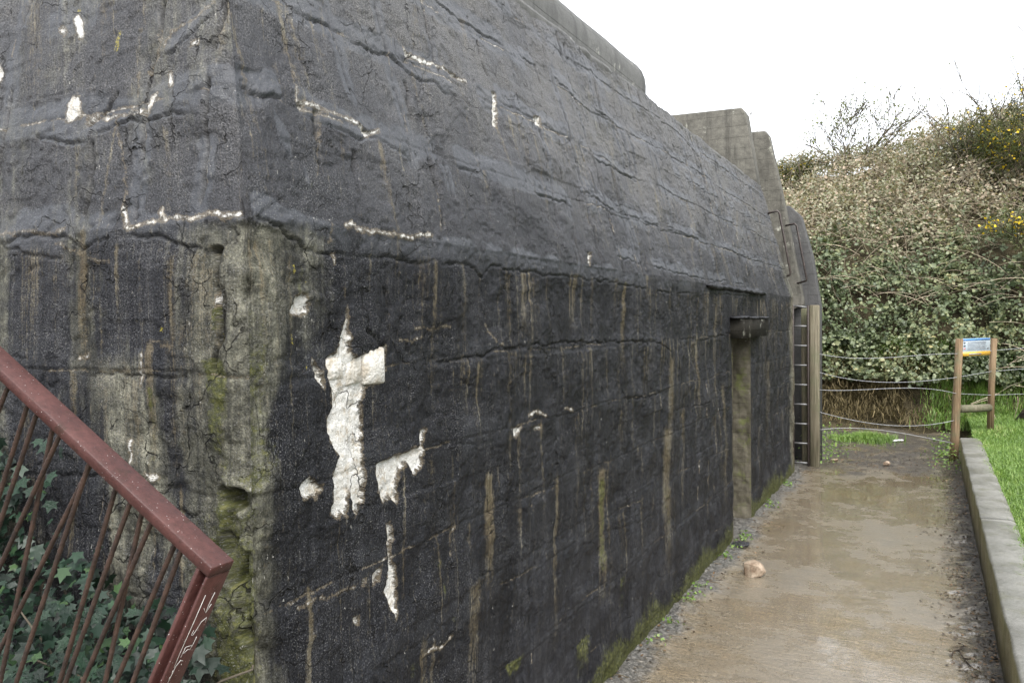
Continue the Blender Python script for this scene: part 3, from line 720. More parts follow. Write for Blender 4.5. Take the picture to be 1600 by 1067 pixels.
def stroke_d(a, z, pts):
    d = np.full(a.shape, 1e9)
    if len(pts) == 1: return np.hypot(a - pts[0][0], z - pts[0][1])
    for (x0, y0), (x1, y1) in zip(pts, pts[1:]):
        ex, ey = x1 - x0, y1 - y0
        t = np.clip(((a - x0) * ex + (z - y0) * ey) / (ex * ex + ey * ey + 1e-12), 0, 1)
        d = np.minimum(d, np.hypot(a - x0 - t * ex, z - y0 - t * ey))
    return d


def bbox_apply(a, z, pts, pad, fn):
    xs = [q[0] for q in pts]; zs = [q[1] for q in pts]
    mk = (a > min(xs) - pad) & (a < max(xs) + pad) & (z > min(zs) - pad) & (z < max(zs) + pad)
    if mk.any(): fn(mk)


def face_fields(a, z, polys, strokes, tans, mosses, lichens, laps, cracks, seed):
    white = np.zeros(a.shape); tan = np.zeros(a.shape); moss = np.zeros(a.shape); bare = np.zeros(a.shape)
    lich = np.zeros(a.shape); felt = np.zeros(a.shape); crack = np.zeros(a.shape)
    h = np.zeros(a.shape)
    wa = a + (fbm(a * 14, z * 14, 3, seed + 1) - 0.5) * 0.03
    wz = z + (fbm(a * 14, z * 14, 3, seed + 2) - 0.5) * 0.03
    up_ = sstep(ZC - 0.02, ZC + 0.02, z)
    # coarse lumps, board panels, grain
    h += (fbm(a * 0.9, z * 0.9, 3, seed + 3) - 0.5) * 0.05
    h += (fbm(a * 6, z * 6, 5, seed + 4, 0.6) - 0.5) * 0.012
    h += (fbm(a * 34, z * 34, 3, seed + 5) - 0.5) * 0.0060
    fl = fbm(a * 2.6, z * 3.4, 5, seed + 6, 0.6)
    for lv in (0.40, 0.47, 0.54, 0.61):
        h += sstep(lv - 0.004, lv + 0.004, fl) * 0.0045       # flaking layers of the coating
    for wd, amp, sd_ in ((0.47, 0.008, 7), (0.165, 0.0035, 8)):
        c = np.floor((wa + 0.02 * vnoise(z * 2, z * 0, sd_)) / wd).astype(int)
        lift = np.floor((z + 0.35) / 0.46).astype(int) if wd > 0.3 else np.floor((z + 0.1) / 0.92).astype(int)
        h += (_LAT[(c * 7 + sd_) % 256, (lift * 13 + sd_ * 3) % 256] - 0.5) * amp
    for pts in polys:
        def f(mk, pts=pts):
            s = poly_sd(wa[mk], wz[mk], pts)
            white[mk] = np.maximum(white[mk], np.clip(0.5 - s / 0.035, 0, 1))
            h[mk] -= 0.015 * sstep(0.003, -0.005, s)
            felt[mk] *= sstep(-0.01, 0.03, s)
        bbox_apply(a, z, pts, 0.06, f)
    for r, pts in strokes:
        def f(mk, r=r, pts=pts):
            s = stroke_d(wa[mk], wz[mk], pts) - r * (0.35 + 1.3 * fbm(a[mk] * 22, z[mk] * 9, 2, seed + 9))
            white[mk] = np.maximum(white[mk], np.clip(0.5 - s / 0.03, 0, 1) * (0.85 if r < 0.004 else 1))
        bbox_apply(a, z, pts, 0.06, f)
    for fld, lst in ((tan, tans), (moss, mosses)):
        for a0, z0, a1, z1, w, s in lst:
            def f(mk, v=(a0, z0, a1, z1, w, s), fld=fld):
                a0, z0, a1, z1, w, s = v
                t = np.clip((z0 - z[mk]) / max(z0 - z1, 1e-3), -0.2, 1.2)
                xc = a0 + (a1 - a0) * np.clip(t, 0, 1) + (fbm(z[mk] * 3, z[mk] * 0, 2, seed + 12) - 0.5) * w * 0.5
                u = np.abs(a[mk] - xc) / (w * 0.62)
                val = sstep(1.25, 0.25, u * (0.8 + 0.7 * fbm(z[mk] * 9, a[mk] * 9, 2, seed + 13))) * sstep(-0.05, 0.05, t) * np.clip(1.08 - t, 0, 1) ** 0.55
                fld[mk] = np.maximum(fld[mk], val * s)
            bbox_apply(a, z, [(a0, z0), (a1, z1)], max(0.12, 1.5 * w), f)
    for r, pts in lichens:
        def f(mk, r=r, pts=pts):
            lich[mk] = np.maximum(lich[mk], sstep(r * 1.6, r * 0.2, stroke_d(wa[mk], wz[mk], pts)))
        bbox_apply(a, z, pts, 0.1, f)
    for amp, pts in laps:
        pts = sorted(pts)
        xs = np.array([q[0] for q in pts]); zs = np.array([q[1] for q in pts])
        mk = (a > xs[0] - 0.02) & (a < xs[-1] + 0.02) & (z > zs.min() - 0.15) & (z < zs.max() + 0.4)
        if not mk.any(): continue
        am, zm = a[mk], z[mk]
        zl = np.interp(am, xs, zs) + (fbm(am * 13, am * 0, 5, seed + 14, 0.65) - 0.5) * 0.05
        L = max(0.05, min(0.12, 0.2 * (xs[-1] - xs[0])))
        tp = np.clip((am - xs[0]) / L, 0, 1) * np.clip((xs[-1] - am) / L, 0, 1)
        tp = np.sqrt(tp) * sstep(0.22, 0.55, fbm(am * 4, am * 0 + zs[0] * 3, 3, seed + 15)) * 1.1
        d = zm - zl
        bandw = 0.018 + 0.05 * fbm(am * 4, am * 0, 3, seed + 16)
        h[mk] += amp * 0.0042 * tp * sstep(-0.001, 0.003, d) * np.exp(-np.clip(d, 0, None) / bandw)
        h[mk] -= min(amp, .8) * 0.013 * tp * np.exp(-((d + 0.004) / 0.0036) ** 2)
        crack[mk] = np.maximum(crack[mk], np.clip(amp * tp * 1.3, 0, 1) * np.exp(-((d + 0.004) / 0.0042) ** 2))
        felt[mk] = np.maximum(felt[mk], (1.0 if zs.max() > 2.3 else 0.35) * np.clip(tp * 1.4, 0, 1) * sstep(-0.03, 0.0, d) * sstep(2.6, 1.0, d / bandw))
    for pts in cracks:
        def f(mk, pts=pts):
            s = stroke_d(wa[mk], wz[mk], pts)
            g_ = fbm(a[mk] * 20, z[mk] * 12, 2, seed + 17)
            w = 0.004 + 0.010 * g_ ** 2
            h[mk] -= 0.014 * np.exp(-(s / w) ** 2) * sstep(0.25, 0.55, g_)
            crack[mk] = np.maximum(crack[mk], np.exp(-(s / w) ** 2) * sstep(0.25, 0.6, g_))
        bbox_apply(a, z, pts, 0.05, f)
    # seams between the casting lifts: long level lines, broken and bleached in places, edge highlights painted in
    rr = np.random.default_rng(seed + 40)
    lo, hi = a.min(), a.max()
    gap = 0.0060 * (1 + np.clip(a - YB, 0, None) / 2.5) if a.min() > 0 else np.full(a.shape, 0.007)
    for zi, z0 in enumerate((0.28, 0.60, 0.95, 1.30, 1.63, 1.97, 2.78, 3.14, 3.50, 3.80)):
        mk = np.abs(z - z0) < 0.16
        am, zm = a[mk], z[mk]
        d = zm - z0 - (fbm(am * 1.3, am * 0 + zi, 3, seed + 61) - 0.5) * 0.05 - (fbm(am * 14, am * 0 + zi, 4, seed + 62, 0.65) - 0.5) * 0.022
        on = sstep(0.26, 0.48, fbm(am * 2.6, am * 0 + zi * 3.3, 3, seed + 63)) * (1.0 if z0 > 2 else 0.55)
        if z0 > 2: on = on * (0.35 + 0.65 * sstep(4.2, 5.4, am) if a.min() > 0 else 0.3 + 0.7 * sstep(-2.8, -3.0, am))
        w = 0.0035
        h[mk] -= 0.008 * on * np.exp(-(d / w) ** 2)
        h[mk] += 0.003 * on * sstep(0.0, 0.006, d) * np.exp(-np.clip(d, 0, None) / 0.04)
        crack[mk] = np.maximum(crack[mk], on * 0.85 * np.exp(-(d / w) ** 2))
        felt[mk] = np.maximum(felt[mk], 0.85 * sstep(0.11, 0.02, np.abs(d - 0.01)) * sstep(0.30, 0.55, fbm(am * 3.1 + 5, am * 0 + zi * 2.1, 3, seed + 64)))
        pale = sstep(0.50, 0.64, fbm(am * 3.7, am * 0 + zi * 1.9, 4, seed + 65))
        white[mk] = np.maximum(white[mk], (0.62 if z0 > 2 else 0.5) * pale * np.exp(-((d + 0.002) / 0.006) ** 2))  # bleached edge plus a painted highlight where the felt lip catches light
    # upright joints: cracks with tarry lips, mostly on the slope
    xk = lo + 0.12
    while xk < hi:
        xk += rr.uniform(0.10, 0.34)
        upper = rr.random() < 0.72
        z0, z1 = (rr.choice([2.36, 2.36, 2.78, 3.14]), rr.choice([2.78, 3.14, 3.5, 3.95])) if upper else (rr.choice([0.0, 0.6, 1.3]), rr.choice([1.3, 1.97, 2.36]))
        if z1 <= z0 + .2: z1 = z0 + 0.37
        deep = rr.uniform(0.55, 1.25) if upper else rr.uniform(0.3, 0.9); side_ = rr.choice([-1, 1])
        def f(mk, xk=xk, z0=z0, z1=z1, deep=deep, side_=side_):
            zz_ = z[mk]
            s = a[mk] - xk - 0.05 * (fbm(zz_ * 3, zz_ * 0 + xk, 4, 3, 0.6) - 0.5) - 0.02 * (fbm(zz_ * 22, zz_ * 0 + xk, 3, 4) - 0.5)
            g_ = fbm(zz_ * 7 + xk * 3, zz_ * 0 + xk, 3, seed + 18)
            tpz = sstep(z0, z0 + .05, zz_) * sstep(z1, z1 - .05, zz_)
            w = np.maximum(0.0036, 0.95 * gap[mk])
            q = np.exp(-(s / w) ** 2) * sstep(0.34, 0.54, g_) * tpz * deep
            h[mk] -= 0.014 * q; crack[mk] = np.maximum(crack[mk], np.clip(q, 0, 1))
            white[mk] = np.maximum(white[mk], 0.58 * tpz * np.exp(-((s - side_ * 1.6 * w) / (0.7 * w)) ** 2) * sstep(0.52, 0.66, fbm(zz_ * 9 + xk * 5, zz_ * 0 + 3, 3, seed + 70)))  # pale lip on one side, partly a highlight put into the colour
            h[mk] += 0.0028 * deep * tpz * np.exp(-np.abs(s - side_ * 0.018) / 0.012) * g_
            felt[mk] = np.maximum(felt[mk], 0.75 * tpz * sstep(0.075, 0.015, np.abs(s)) * sstep(0.35, 0.6, fbm(zz_ * 4 + xk, a[mk] * 2, 2, seed + 19)))
        bbox_apply(a, z, [(xk, z0), (xk, z1)], 0.12, f)
    # thin run-off lines starting at the seams
    for _ in range(int((hi - lo) * 46)):
        xk = rr.uniform(lo, hi); z0 = rr.choice([0.95, 1.3, 1.63, 1.97, 1.97, 2.34, 2.34, 2.34, 2.78, 3.14]) + rr.uniform(-.04, .02); L = rr.uniform(.12, .85); s = rr.uniform(.2, .85)
        wk = max(rr.uniform(.004, .016), 0.9 * 0.006 * (1 + max(0, xk - YB) / 2.5) if lo > 0 else 0.004)
        def f(mk, xk=xk, z0=z0, L=L, s=s, wk=wk):
            t = (z0 - z[mk]) / L
            u = (a[mk] - xk - 0.012 * (fbm(z[mk] * 6, z[mk] * 0 + xk, 2, 5) - .5)) / wk
            val = np.exp(-u * u) * sstep(-.04, .02, t) * np.clip(1 - t, 0, 1) ** 0.7
            tan[mk] = np.maximum(tan[mk], val * s)
        bbox_apply(a, z, [(xk, z0), (xk, z0 - L)], 0.05, f)
    # damp moss at the foot
    foot = sstep(0.30, 0.0, z - 0.30 * (fbm(a * 2.6, z * 1.5, 4, seed + 20) - 0.45))
    moss = np.maximum(moss, foot * 1.0)
    h += foot * 0.012 * fbm(a * 30, z * 30, 2, seed + 22)
    return dict(white=white, tan=tan, moss=moss, bare=bare, lich=lich, felt=felt, crack=crack, h=h)


FA = face_fields(AA, ZA, WHITE_POLY_A, WHITE_STROKE_A, TAN_A, MOSS_A, LICHEN_A, LAPS_A, CRACK_A, 100)
FB = face_fields(AB, ZB, [], WHITE_STROKE_B, TAN_B, MOSS_B, LICHEN_B, LAPS_B, CRACK_B, 200)

# where the coating has gone: about the corner, on much of the front wall, at the far end
dA = AA - YC[:, None]
low = sstep(ZC + 0.02, ZC - 0.05, ZA)
wcor = 0.10 + 0.16 * sstep(1.75, 2.25, ZA) + 0.22 * (fbm(AA * 4, ZA * 1.6, 4, 31) - 0.45)
FA['bare'] = np.maximum(FA['bare'], low * sstep(wcor * 1.9, wcor * 0.2, dA) * 0.8)
FA['bare'] = np.maximum(FA['bare'], 0.30 * sstep(0.52, 0.66, fbm(AA * 1.3, ZA * 1.1, 4, 33)) * sstep(ZC + .1, ZC + .6, ZA))
FA['bare'] = np.maximum(FA['bare'], sstep(11.35, 11.8, AA) * 0.85 * sstep(3.3, 2.6, ZA))
FA['tan'] = np.maximum(FA['tan'], sstep(11.5, 11.85, AA) * 0.55 * sstep(2.6, 2.3, ZA))
dB = XC[:, None] - AB
lowB = sstep(ZC + 0.02, ZC - 0.05, ZB)
FB['bare'] = np.maximum(0.70 * sstep(0.40, 0.62, fbm(AB * 4.6, ZB * 1.3, 5, 35, 0.6)) * (0.6 + 0.4 * lowB), lowB * sstep(0.36, 0.12, dB) * 0.8)
FB['moss'] = np.maximum(FB['moss'], 0.75 * sstep(0.30, 0.06, dB) * sstep(2.0, 1.3, ZB))
FA['moss'] = np.maximum(FA['moss'], 0.55 * sstep(0.12, 0.0, dA) * sstep(2.4, 2.0, ZA))
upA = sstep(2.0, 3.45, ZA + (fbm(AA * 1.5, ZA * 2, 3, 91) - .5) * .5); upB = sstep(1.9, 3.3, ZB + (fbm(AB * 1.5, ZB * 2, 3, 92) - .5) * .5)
FA['height_tone'] = 0.43 * upA - 0.12 * (1 - upA)  # tone by height on both faces: darker low down, paler up the slope
FB['height_tone'] = 0.34 * upB + 0.02 * (1 - upB)
# spalled hollows at the corner and behind the split edge
for (bx, bz, rx, rz, dp) in ((-1.735, 1.62, 0.055, 0.035, 0.05), (-1.76, 1.50, 0.035, 0.13, 0.035), (-1.735, 1.36, 0.03, 0.12, 0.04), (-1.71, 1.24, 0.03, 0.06, 0.03), (-1.79, 2.315, 0.022, 0.012, 0.04), (-1.80, 1.40, 0.12, 0.10, 0.018)):
    rad = np.sqrt(((AB - bx) / rx) ** 2 + ((ZB - bz) / rz) ** 2) + (fbm(AB * 25, ZB * 25, 3, 41) - 0.5) * 0.8
    FB['h'] -= dp * sstep(1.15, 0.75, rad); FB['bare'] = np.maximum(FB['bare'], 0.9 * sstep(1.5, 1.0, rad))
    FB['moss'] = np.maximum(FB['moss'], 0.5 * sstep(1.3, 0.8, rad))
cr = stroke_d(AB + (fbm(AB * 18, ZB * 18, 2, 43) - 0.5) * 0.02, ZB, [(-1.785, 2.30), (-1.775, 2.2), (-1.78, 2.05), (-1.79, 1.98)])
FB['h'] -= 0.035 * np.exp(-(cr / 0.0055) ** 2)
FB['crack'] = np.maximum(FB['crack'], np.exp(-(cr / 0.006) ** 2))
side = sstep(0.005, 0.02, AB + 1.782) * sstep(2.34, 2.3, ZB) * sstep(1.95, 2.0, ZB)
FB['h'] += 0.007 * side
# corner ragged: eat into the arris
eatA = np.exp(-dA / 0.05) * (0.012 + 0.07 * sstep(0.40, 0.78, fbm(ZA * 6 + dA * 4, dA * 6, 5, 51, 0.6)) * low + 0.03 * fbm(ZA * 5, ZA * 0, 4, 52))
eatB = np.exp(-dB / 0.05) * (0.012 + 0.07 * sstep(0.40, 0.78, fbm(ZB * 6 + dB * 4, dB * 6, 5, 51, 0.6)) * lowB + 0.03 * fbm(ZB * 5, ZB * 0, 4, 52))
FA['h'] -= eatA * 0.7; FB['h'] -= eatB * 0.7
# keep the doorway and wall end true
DY0, DY1, DZ = 7.95, 8.80, 1.945
near = np.maximum(np.maximum(DY0 - AA, AA - DY1), ZA - DZ)
FA['h'] *= 0.35 + 0.65 * sstep(0.0, 0.12, near)
nA_low = np.array([1, 0, 0.0]); cb = 1 / math.hypot(1, SA)
nA_up = np.array([cb, 0, -SA * cb]); cbB = 1 / math.hypot(1, SB)
nB_low = np.array([0, -1, 0.0]); nB_up = np.array([0, -cbB, SB * cbB])
wu = sstep(ZC - 0.04, ZC + 0.04, rows)[:, None, None]
NA = nA_low * (1 - wu) + nA_up * wu; NBv = nB_low * (1 - wu) + nB_up * wu
tA = (0.5 + 0.5 * sstep(0, 0.05, dA))[..., None]; tB = (0.5 + 0.5 * sstep(0, 0.05, dB))[..., None]
nrmA = NA * tA + NBv * (1 - tA); nrmA /= np.linalg.norm(nrmA, axis=-1, keepdims=True)
nrmB = NBv * tB + NA * (1 - tB); nrmB /= np.linalg.norm(nrmB, axis=-1, keepdims=True)
# one shared arris: average both faces' relief there
hc = 0.5 * (FA['h'][:, 0] + FB['h'][:, -1])
FA['h'] += (hc - FA['h'][:, 0])[:, None] * np.exp(-dA / 0.02)
FB['h'] += (hc - FB['h'][:, -1])[:, None] * np.exp(-dB / 0.02)
PA = np.stack([np.repeat(XC[:, None], nA, 1), AA, ZA], -1) + nrmA * FA['h'][..., None]
PB = np.stack([AB, np.repeat(YC[:, None], nB, 1), ZB], -1) + nrmB * FB['h'][..., None]


def wall_part(name, P, F, skip=None, co2=None):
    R, C_ = P.shape[:2]
    i = np.arange((R - 1) * (C_ - 1)); r = i // (C_ - 1); c = i % (C_ - 1); k = r * C_ + c
    if skip is not None:
        keep = ~skip[:-1, :-1].ravel(); k = k[keep]
    me = mesh_np(name, P.reshape(-1, 3), np.stack([k, k + 1, k + C_ + 1, k + C_], -1))
    add_attr(me, 'masks', np.stack([F['white'], F['tan'], F['moss'], F['bare']], -1).reshape(-1, 4))
    add_attr(me, 'marks', np.stack([F['lich'], F['felt'], F['crack'], F['height_tone']], -1).reshape(-1, 4))
    at_ = me.attributes.new('wallco', 'FLOAT_VECTOR', 'POINT')
    at_.data.foreach_set('vector', np.ascontiguousarray(co2.reshape(-1, 3), dtype=np.float32).ravel())
    return link(name, me, M_BIT, bunker)


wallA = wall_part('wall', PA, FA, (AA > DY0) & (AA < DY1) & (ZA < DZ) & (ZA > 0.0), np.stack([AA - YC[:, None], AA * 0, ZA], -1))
wallA['label'] = 'long side wall beside the path, black coating with white peeled patches'
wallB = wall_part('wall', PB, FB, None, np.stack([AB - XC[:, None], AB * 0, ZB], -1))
wallB['label'] = 'front wall behind the railing, streaked brown and green'

# roof slab with its ragged lip, roof block, door recess, lintel
ys = np.linspace(YB + 0.32, YE, 260)
lip = []
for j, (dx, dz) in enumerate(((0.0, -0.05), (0.012, -0.012), (0.004, 0.016), (-0.05, 0.018), (-2.6, 0.03))):
    lip.append(np.stack([XT + dx + (fbm(ys * 7, ys * 0, 4, 60) - 0.5) * 0.04 * (j in (1, 2)), ys, ZT + dz + (fbm(ys * 5, ys * 0 + j, 4, 61) - 0.5) * 0.024], -1))
lip = np.stack(lip)
R_, C_ = lip.shape[:2]
i = np.arange((R_ - 1) * (C_ - 1)); r = i // (C_ - 1); c = i % (C_ - 1); k = r * C_ + c
link('roof', mesh_np('roof', lip.reshape(-1, 3), np.stack([k, k + C_, k + C_ + 1, k + 1], -1)), M_ROOFBLOCK, bunker)


def rounded_block(name, lo, hi, rad, mat, parent, seg=6, wob=0.01):
    """box with big rounded top edges and upright corners"""
    (x0, y0, z0), (x1, y1, z1) = lo, hi
    corners = [(x1 - rad, y0 + rad, -90), (x1 - rad, y1 - rad, 0), (x0 + rad, y1 - rad, 90), (x0 + rad, y0 + rad, 180)]
    def ring(inset, z):
        out = []
        for (cx, cy, a0), (nx, ny, _) in zip(corners, corners[1:] + corners[:1]):
            for s in range(seg + 1):
                a = math.radians(a0 + 90 * s / seg)
                out.append((cx + (rad - inset) * math.cos(a), cy + (rad - inset) * math.sin(a), z))
            ex, ey = out[-1][:2]
            fx = nx + (rad - inset) * math.cos(math.radians(a0 + 90)); fy = ny + (rad - inset) * math.sin(math.radians(a0 + 90))
            for s in range(1, 14):
                out.append((ex + (fx - ex) * s / 14, ey + (fy - ey) * s / 14, z))
        return out
    rings = [ring(0, z0)] + [ring(0, z0 + (z1 - rad - z0) * t) for t in (0.5, 1.0)]
    for s in range(1, seg + 1):
        a = math.radians(90 * s / seg)
        rings.append(ring(rad * (1 - math.cos(a)) * 0.98, z1 - rad + rad * math.sin(a)))
    n = len(rings[0]); co = np.array(rings).reshape(-1, 3)
    co[:, 2] += (fbm(co[:, 0] * 3 + co[:, 1] * 3, co[:, 2] * 3, 3, 5) - 0.5) * wob * 2
    co[:, 0] += (fbm(co[:, 1] * 3, co[:, 2] * 4, 3, 6) - 0.5) * wob * 2
    fs = [(a * n + j, a * n + (j + 1) % n, (a + 1) * n + (j + 1) % n, (a + 1) * n + j) for a in range(len(rings) - 1) for j in range(n)]
    top = [tuple((len(rings) - 1) * n + j for j in range(n))]
    return link(name, mesh_np(name, co, [np.array(fs), np.array(top)]), mat, parent)


rounded_block('roof_block', (-6.2, 3.2, 3.9), (-2.28, 7.46, 4.47), 0.25, M_ROOFBLOCK, bunker)
mb = MB(); mb.box((-7, 2.4, 0), (-2.6, 11.6, 3.93)); mb.build('core', M_ROOFBLOCK, bunker)
# doorway recess: five inner faces
def patch(name, o_, u, v, nu, nv, amp, mat, parent, seed):
    o_, u, v = (np.array(t, float) for t in (o_, u, v))
    s, t = np.meshgrid(np.linspace(0, 1, nu), np.linspace(0, 1, nv))
    n_ = np.cross(u, v); n_ /= np.linalg.norm(n_)
    P = o_ + s[..., None] * u + t[..., None] * v
    du, dv = np.linalg.norm(u), np.linalg.norm(v)
    e = np.minimum(np.minimum(s, 1 - s) * du, np.minimum(t, 1 - t) * dv)
    P = P + n_ * (amp * (fbm(s * du * 7, t * dv * 7, 4, seed) - 0.5) * 2 * sstep(0, 0.05, e))[..., None]
    i = np.arange((nu - 1) * (nv - 1)); r = i // (nu - 1); c = i % (nu - 1); k = r * nu + c
    return mesh_np(name, P.reshape(-1, 3), np.stack([k, k + 1, k + nu + 1, k + nu], -1))
XD = XW - 0.75
rec = link('door_recess', patch('jamb', (XW + .012, DY1 + .01, -.02), (-0.78, 0, 0), (0, 0, DZ + .04), 60, 150, 0.03, None, None, 71), M_JAMB, bunker)
link('jamb', patch('jamb', (XD, DY0 - .01, -.02), (0.76, 0, 0), (0, 0, DZ + .04), 20, 40, 0.01, None, None, 72), M_JAMB, rec)
link('back_wall', patch('back_wall', (XD, DY1 + .02, -.02), (0, -(DY1 - DY0 + .04), 0), (0, 0, DZ + .04), 20, 30, 0.02, None, None, 73), M_JAMB, rec)
link('soffit', patch('soffit', (XD, DY0 - .02, DZ + .01), (0.77, 0, 0), (0, DY1 - DY0 + .04, 0), 20, 30, 0.01, None, None, 74), M_JAMB, rec)
link('threshold', patch('threshold', (XD, DY1 + .02, 0.012), (0.77, 0, 0), (0, -(DY1 - DY0 + .04), 0), 20, 30, 0.01, None, None, 75), M_EARTH, rec)
# projecting lintel block with a crusted bitumen top
M_LINTEL = mat_concrete('dark_lintel_concrete', (0.010, 0.0095, 0.008), (0.024, 0.022, 0.018), (0.009, 0.0085, 0.007))
next(n_ for n_ in M_LINTEL.node_tree.nodes if n_.type == 'BSDF_PRINCIPLED').inputs['Specular IOR Level'].default_value = 0.08
mb = MB(); mb.prism([(XW - .1, 1.935), (XW + .115, 1.935), (XW + .12, 2.115), (XW - .1, 2.125)], 1, 7.83, 9.27)
lin = mb.build('lintel', M_LINTEL, bunker)


def crust(name, x, z, y0, y1, depth, thick, seed, parent, mat):
    ys = np.linspace(y0, y1, int((y1 - y0) / 0.012)); out = []
    for k_ in range(8):
        a = 2 * math.pi * k_ / 8
        am = 0.55 + 0.9 * fbm(ys * 18, ys * 0 + k_ * 1.7, 3, seed)
        tp = np.sqrt(np.clip(np.minimum(ys - y0, y1 - ys) / 0.05, 0, 1))
        out.append(np.stack([x + depth * math.cos(a) * am * tp, ys, z + thick * math.sin(a) * am * tp + (fbm(ys * 9, ys * 0, 3, seed + 3) - .5) * 0.02], -1))
    P = np.stack(out, 1); n = len(ys)
    fs = [(a * 8 + j, a * 8 + (j + 1) % 8, (a + 1) * 8 + (j + 1) % 8, (a + 1) * 8 + j) for a in range(n - 1) for j in range(8)]
    return link(name, mesh_np(name, P.reshape(-1, 3), np.array(fs)), mat, parent)


crust('bitumen_crust', XW + .07, 2.128, 7.76, 9.31, 0.065, 0.012, 81, lin, M_BIT2)
crust('bitumen_crust', XW + .02, 2.40, 6.95, 9.6, 0.035, 0.02, 85, bunker, M_BIT2)
# two exposed bricks and a broken one inside the big peeled patch
for (y0, y1, z0, z1, rz) in ((2.150, 2.245, 1.905, 2.008, 0.03), (2.252, 2.372, 1.900, 2.022, -0.02), (2.050, 2.140, 1.925, 2.000, 0.05)):
    mb = MB(); c_ = Vector((XW, (y0 + y1) / 2, (z0 + z1) / 2))
    mt = Matrix.Translation(c_) @ Matrix.Rotation(rz, 4, 'X')
    mb.box((-0.05, -(y1 - y0) / 2, -(z1 - z0) / 2), (-0.012, (y1 - y0) / 2, (z1 - z0) / 2), 0.008, mt, 0.004)
    b_ = mb.build('brick', M_BRICK, bunker)
    adopt(b_, wallA)

# far end: two roof fins, the block behind them, steps of the ladder recess
def fin(name, prof, y0, y1, mat, parent, r=0.05):
    mb = MB(); mb.prism(prof, 1, y0, y1)
    me = mb.mesh(name)
    import bmesh
    bm = bmesh.new(); bm.from_mesh(me)
    bmesh.ops.bevel(bm, geom=[e for e in bm.edges if max(v.co.z for v in e.verts) > 2.2], offset=r * .45, segments=3, affect='EDGES', profile=0.5, clamp_overlap=True)
    bmesh.ops.triangulate(bm, faces=bm.faces)
    bm.to_mesh(me); bm.free()
    return link(name, me, mat, parent)


fin('roof_fin', [(-7, 2.0), (-7, 5.10), (-2.30, 5.02), (-2.255, 4.95), (-2.10, 3.98), (-2.15, 3.5), (-2.2, 2.0)], 11.62, 11.93, M_FIN, bunker)
fin('roof_fin', [(-7, 0.0), (-7, 4.95), (-2.16, 4.89), (-2.115, 4.83), (-1.905, 3.82), (-1.645, 2.41), (-1.645, 2.30), (-2.6, 2.30), (-2.65, 0.0)], 12.62, 12.86, M_FIN, bunker)
fin('end_block', [(-7, -.2), (-7, 3.85), (-1.86, 3.80), (-1.70, 3.64), (-1.545, 3.05), (-1.435, 2.32), (-1.44, -.2)], 12.88, 13.12, M_END, bunker)
mb = MB(); mb.box((-2.5, 11.94, -.2), (-2.05, 12.61, 2.36), 0.01); mb.build('ladder_recess', M_JAMB, bunker)
# grab handles
for nm, pts in (('grab_handle', [(-2.02, 11.84, 3.57), (-1.87, 11.84, 3.60), (-1.845, 11.84, 3.57), (-1.70, 11.84, 2.75), (-1.705, 11.84, 2.72), (-1.78, 11.84, 2.69)]),
                ('grab_handle', [(-1.87, 12.56, 3.47), (-1.735, 12.50, 3.485), (-1.71, 12.50, 3.455), (-1.575, 12.50, 2.69), (-1.58, 12.50, 2.66), (-1.71, 12.56, 2.63)])):
    mb = MB(); mb.tube(pts, 0.014, 8); mb.build(nm, M_STEEL, bunker, True)

# ------------------------------------------------------------------ ladder and timber post at the end of the wall
lad = empty('ladder', (-1.63, 12.45, 0), 'narrow steel ladder between the wall end and the timber post', 'ladder')
for x in (-1.752, -1.548):
    mb = MB(); mb.box((x - .012, 12.40, 0.0), (x + .012, 12.44, 2.31), .004); mb.build('stile', M_STEEL, lad)
proto = None
for k_ in range(9):
    z = 0.06 + 0.279 * k_
    if proto is None:
        mb = MB(); mb.tube([(-0.102, 0, 0), (0.102, 0, 0)], 0.013, 8); pm = mb.mesh('rung', True); pm.materials.append(M_GALV); proto = pm
    o = bpy.data.objects.new('rung', proto); COL.objects.link(o); adopt(o, lad)
    o.location = (-1.65, 12.42, z); o.rotation_euler = (0, 0.0 if k_ < 8 else 0.12, 0)
tp = empty('timber_post', (-1.47, 12.5, 0), 'thick weathered timber post standing at the end of the bunker wall', 'post')
mb = MB(); mb.box((-1.53, 12.42, -.05), (-1.405, 12.55, 2.31), .012, None, .004); mb.build('post', M_TIMBER, tp)
mb = MB(); mb.box((-1.66, 12.565, 0.0), (-1.545, 12.60, 2.27), .006, None, .003); mb.build('plank', M_TIMBER, tp)

# ------------------------------------------------------------------ stair and its railing in front of the front wall
stair = None
for k_ in range(9):
    mb = MB(); x1 = 0.55 - 0.29 * k_
    mb.box((x1 - 0.31, -0.75, -.3), (x1, 0.93, 0.155 * (k_ + 1)), .008)
    o = mb.build('stair' if stair is None else 'step', M_STAIR)
    if stair is None:
        stair = o; tag(o, kind='structure')
    else:
        adopt(o, stair)

rail = empty('stair_railing', (-1.6, 0.997, 1.0), 'brown painted stair railing with slanted rusty bars, near left corner', 'railing')
RA = math.radians(29.9)
E1 = Vector((-1.041, 0.997, 1.709))                       # top of the rail's lower end
ux = Vector((math.cos(RA), 0, -math.sin(RA))); un = Vector((math.sin(RA), 0, math.cos(RA)))
RM = Matrix((ux, Vector((0, 1, 0)), un)).transposed().to_4x4(); RM.translation = E1
mb = MB(); mb.box((-2.2, -0.025, -0.021), (0.0, 0.025, 0.0), .0022, RM); mb.build('handrail', M_RAIL, rail)
post = MB()
post.box((-0.006, -0.0245, -1.0), (-0.0005, 0.0245, -0.0212), .0012, RM)
post.box((-0.030, -0.0245, -1.0), (-0.022, 0.0245, -0.0212), .0012, RM)
post.box((-0.0218, -0.006, -1.0), (-0.0062, 0.006, -0.0222), 0, RM)
po = post.build('end_post', M_RAIL, rail)
